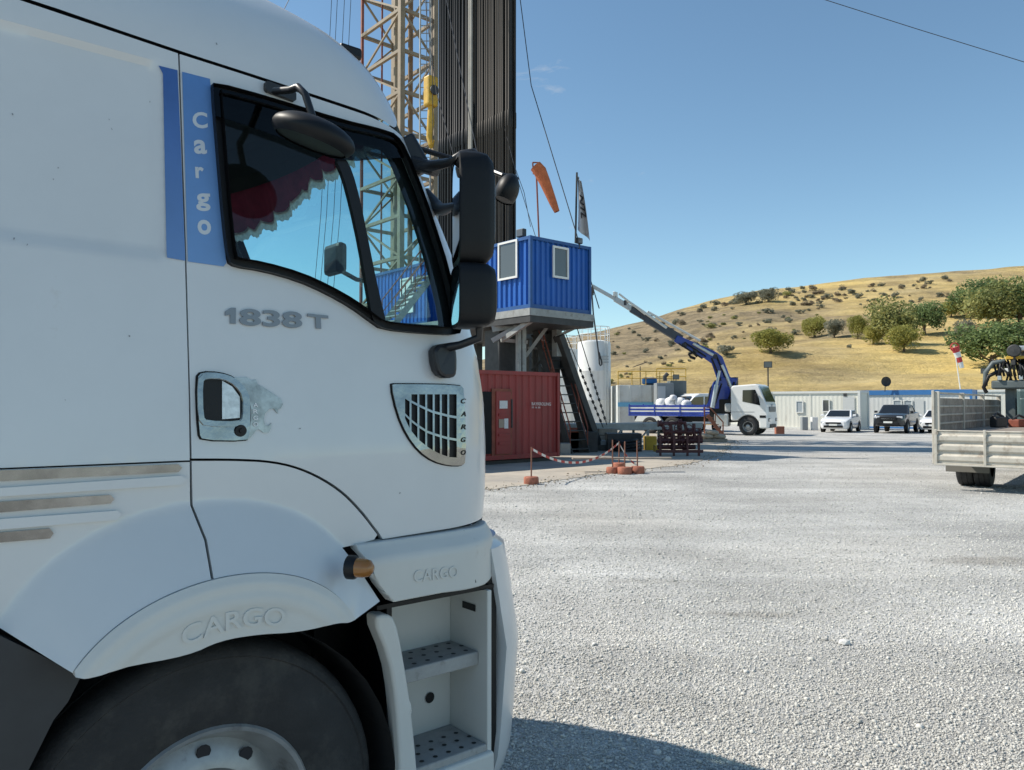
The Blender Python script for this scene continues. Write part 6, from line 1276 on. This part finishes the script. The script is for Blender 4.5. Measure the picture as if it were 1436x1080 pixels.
# underside and wheels
slab((.2, -1.75, ZB-.42), (LB+2, -1.6, ZB-.17), 'chassis_rail', DSTEEL); slab((.2, -.9, ZB-.42), (LB+2, -.75, ZB-.17), 'chassis_rail', DSTEEL)
for k in range(6): slab((.6+k*1.3, -WB, ZB-.22), (.7+k*1.3, 0, ZB-.165), 'cross_member', DSTEEL)
for y, s_ in ((-.2, -1), (-.52, -1), (-WB+.2, 1), (-WB+.52, 1)): wheel(ft, (1.35, y-(.0 if s_ < 0 else 0), .47), rad=.47, rim=.26, n=24, s=s_)
slab((.72, -.86, .33), (.76, -.05, .82), 'mud_flap', mat('mud_flap', (.16, .15, .13), .8)); slab((.72, -WB+.05, .33), (.76, -WB+.86, .82), 'mud_flap', MATS['mud_flap'])
slab((.3, -WB+.2, .55), (.36, -.2, .63), 'under_ride_bar', DSTEEL)
for y in (-.35, -WB+.35): wheel(ft, (LB+1.6, y, .47), rad=.47, rim=.26, n=20, s=-1 if y > -1 else 1)
CGX = mat('crane_grey_green', (.10, .12, .12), .5, var=.2, vscale=5); GRN = mat('oil_tank_green', (.06, .10, .10), .5, var=.15, vscale=3)
slab((LB+.9, -WB+.05, .7), (LB+2.7, -.35, 2.25), 'cab', GRN, .1)
slab((6.7, -.62, ZB-.02), (7.0, -.38, ZB+.98), 'crane_post', CGX, .02); slab((6.5, -1.7, ZB-.0), (7.4, -.72, ZB+.72), 'oil_tank', GRN, .05)
slab((6.4, -1.9, ZB+.95), (7.2, -.1, ZB+1.18), 'crane_head', CGX, .04); slab((6.5, -1.9, ZB+1.95), (7.0, -.6, ZB+2.1), 'crane_arm', ALU, .03)
slab((6.5, -1.6, ZB+1.2), (6.9, -.7, ZB+1.6), 'valve_bank', DSTEEL, .03); slab((6.6, -1.3, ZB+1.6), (6.9, -.75, ZB+1.95), 'winch', DKB, .05); slab((6.4, -.95, ZB+1.74), (6.6, -.45, ZB+1.82), 'yellow_guard', YEL, .01)
for i in range(16):
    y = -.25-.085*i; r1, r2 = rng.uniform(-.1, .1), rng.uniform(-.1, .12); mb = MB(); mb.tube([(6.55, y, ZB+1.1), (6.36+r1*.4, y+r1, ZB+1.35), (6.4, y+r2, ZB+1.65+r1), (6.55, y+.12, ZB+1.75), (6.7, y+.05, ZB+1.3)], .028, 6); mb.build('hydraulic_hose', BLACKP, ft, smooth=60)
for i in range(8): slab((6.33+.05*(i % 2), -.35-.16*i, ZB+1.18+.2*(i % 3)), (6.5, -.26-.16*i, ZB+1.3+.2*(i % 3)), 'valve_lever', (ALU, WHITEF, DSTEEL)[i % 3], .01)
mb = MB(); mb.tube([(6.5, -.4, ZB+1.7), (6.4, -.15, ZB+1.65), (6.4, .02, ZB+1.4), (6.5, .05, ZB+1.05)], .06, 8); mb.build('folded_jib', CGX, ft, smooth=60); mb = MB(); mb.tube([(6.5, -.3, ZB+1.45), (6.4, -.05, ZB+1.3), (6.45, .08, ZB+1.0), (6.5, .02, ZB+.85)], .05, 8); mb.build('folded_jib', BLACKP, ft, smooth=60)
c = T(px(1422, 492, 20.4)); mb = MB(); mb.lathe([(0, .04), (.16, .04), (.17, 0), (.14, -.03), (0, -.04)], c, 'x', 20); mb.build('work_lamp', DSTEEL, ft, smooth=40); mb = MB(); mb.tube([c, c+Vector((.1, 0, -.35))], .03, 6); mb.build('lamp_stem', DSTEEL, ft)
for i, (x, y, w_, h_, m, lab) in enumerate(((5.2, -.9, .5, .2, RUSTR, 'rusty bracket lying on the flatbed floor'), (4.6, -.5, .35, .26, DSTEEL, 'black coil of gear on the flatbed floor'), (5.7, -1.5, .9, .12, WOOD, 'low timber lying on the flatbed floor'))):
    p = XF[ft.name]@Vector((x, y, ZB-.04)); t = thing('bed_cargo', lab, 'gear', p, .3); mb = MB(); mb.box((0, 0, h_/2), (w_, w_*.6, h_)); mb.build('block', m, t, bevel=.03); mb = MB(); mb.tube([(-w_/2, 0, h_), (0, .05, h_+.1), (w_/2, 0, h_)], .03, 6); mb.build('strap', DSTEEL, t)

# ---- site cabins
CREAM = mat('cream_panel', (.70, .69, .61), .55, var=.05, vscale=1, dirt=(.45, .41, .34), dscale=1.5, dlo=.58, dhi=.85, streak=4); CREAMF = mat('cream_frame', (.66, .66, .62), .5)
BTRIM = mat('cabin_blue_trim', (.045, .17, .40), .45, var=.08, vscale=3); WINB = mat('blind_glass', (.36, .40, .42), .15)
bb = R(38); FD = Vector((-math.cos(bb), math.sin(bb), 0)); SD = Vector((math.sin(bb), math.cos(bb), 0)); FN = Vector((-math.sin(bb), -math.cos(bb), 0))
def cabin(lab, xr, Y, L_, wd, h_, mw, mf, name='site_cabin', rail=.16):
    c = px(xr, 568, Y); c.z = 0; base = c+FD*L_; t = thing(name, lab, 'cabin', base+Vector((0, 0, .0)), math.atan2(-FD.y, -FD.x))
    cont(t, base, -FD, SD, L_, wd, h_, mw, mf, pitch=.3, post=.16, dep=.007, rail=rail); return t, c
t, c = cabin('cream site cabin behind the white sedan', 1205, 54, 6.2, 2.4, 2.75, CREAM, CREAMF)
wall_win(t, 1116, 562, 1127, 579, c, FN, mgl=WINB); wall_win(t, 1153, 560, 1164, 578, c, FN, mgl=WGL)
def wquad(t, x0, y0, x1, y1, P, m, nm, o=.03):
    T = loc_of(t); a = onplane(x0, y0, P, FN)+FN*o; b_ = onplane(x1, y1, P, FN)+FN*o; mb = MB(); mb.add([T(q) for q in (a, Vector((b_.x, b_.y, a.z)), b_, Vector((a.x, a.y, b_.z)))], [(0, 1, 2, 3)]); return mb.build(nm, m, t)
wquad(t, 1135.5, 553, 1137, 602, c, CREAMF, 'joint_strip'); wquad(t, 1182, 556, 1199, 598, c, mat('cabin_door', (.55, .56, .54), .5), 'door')
wquad(t, 1183, 552, 1188, 556, c, DSTEEL, 'wall_lamp', .06)
t, c = cabin('white site cabin with bright blue frame behind the dark pickup', 1362, 54, 7.4, 2.4, 2.85, mat('white_panel', (.64, .64, .61), .5, var=.05, vscale=1), BTRIM, rail=.36)
wall_win(t, 1252, 561, 1265, 574, c, FN, mgl=WINB); wall_win(t, 1267, 561, 1280, 578, c, FN, mgl=WINB); wquad(t, 1283, 560, 1296, 600, c, MATS['cabin_door'], 'door')
t, c = cabin('plain white site cabin beyond the wooden flatbed', 1452, 56, 6.4, 2.4, 2.9, CREAM, CREAMF)
for x in (1376, 1392, 1408, 1424): wquad(t, x, 551, x+1.2, 600, c, mat('panel_joint', (.3, .3, .28), .6), 'panel_joint')
t, c = cabin('cream site cabin standing behind the crane truck bonnet', 1108, 63, 6., 2.4, 2.75, CREAM, CREAMF)
t = thing('satellite_dish', 'round black satellite dish on the roof of the blue-framed cabin', 'dish', Vector((px(1243, 568, 57).x, 57, 2.8))); mb = MB(); mb.lathe([(0, .1), (.2, .08), (.36, .0), (.37, -.01)], (0, 0, .68), 'y', 24); mb.build('dish', DSTEEL, t, smooth=50); mb = MB(); mb.tube([(0, .1, .68), (0, .2, -.05)], .03, 6); mb.build('mount', DSTEEL, t); mb = MB(); mb.tube([(0, .05, .4), (0, -.35, .62)], .015, 5); mb.build('feed_arm', DSTEEL, t)
# striped windsock
Y = 56.; t = thing('windsock', 'red and white striped windsock on a pole above the cabins', 'windsock', Vector((px(1347, 568, Y).x, Y, 2.8))); T = loc_of(t)
mb = MB(); mb.tube([T(px(1347, 548, Y)), T(px(1338, 484, Y))], .035, 6); mb.build('pole', WHITEF, t)
sp = [(1339, 487), (1341.5, 494), (1344, 501), (1346.5, 508), (1349, 516)]; rr_ = [.26, .23, .2, .17, .14]; REDC = mat('red_cloth', (.5, .05, .05), .8)
for k in range(4):
    mb = MB(); mb.tube([T(px(*sp[k], Y)), T(px(*sp[k+1], Y))], [rr_[k], rr_[k+1]], 12, caps=(k == 0)); mb.build('sock_band', REDC if k % 2 == 0 else WHITEF, t, smooth=60)
mb = MB(); mb.tube([T(px(1339+6*math.cos(a), 487+6*math.sin(a), Y-.1)) for a in np.linspace(0, 6.283, 20)], .04, 6); mb.build('hoop', REDC, t)
p = px(1077, 517, 58); flood(p, (-.3, -1), .6, 'black flood lamp on a thin post behind the crane truck cab', None, post=p.z)
flood(px(1381, 525, 58), (-.3, -1), .5, 'grey flood lamp on a post beyond the flatbed crane', None, post=px(1381, 525, 58).z)
# small things by the cabins
for x, lab in ((1129, 'grey cabinet standing against the cream cabin wall'), (1143, 'white air unit against the cream cabin wall')):
    tt = crate('wall_unit', lab, 'unit', x-4, x+4, 585, 603, GREYB if x < 1135 else WHITE, 53.5, .4)
crate('kerb_block', 'red and white block by the crane truck front', 'block', 1088, 1100, 598, 606, CB, 46.5, .3)
# hidden-side yard clutter under the rig, in its shade
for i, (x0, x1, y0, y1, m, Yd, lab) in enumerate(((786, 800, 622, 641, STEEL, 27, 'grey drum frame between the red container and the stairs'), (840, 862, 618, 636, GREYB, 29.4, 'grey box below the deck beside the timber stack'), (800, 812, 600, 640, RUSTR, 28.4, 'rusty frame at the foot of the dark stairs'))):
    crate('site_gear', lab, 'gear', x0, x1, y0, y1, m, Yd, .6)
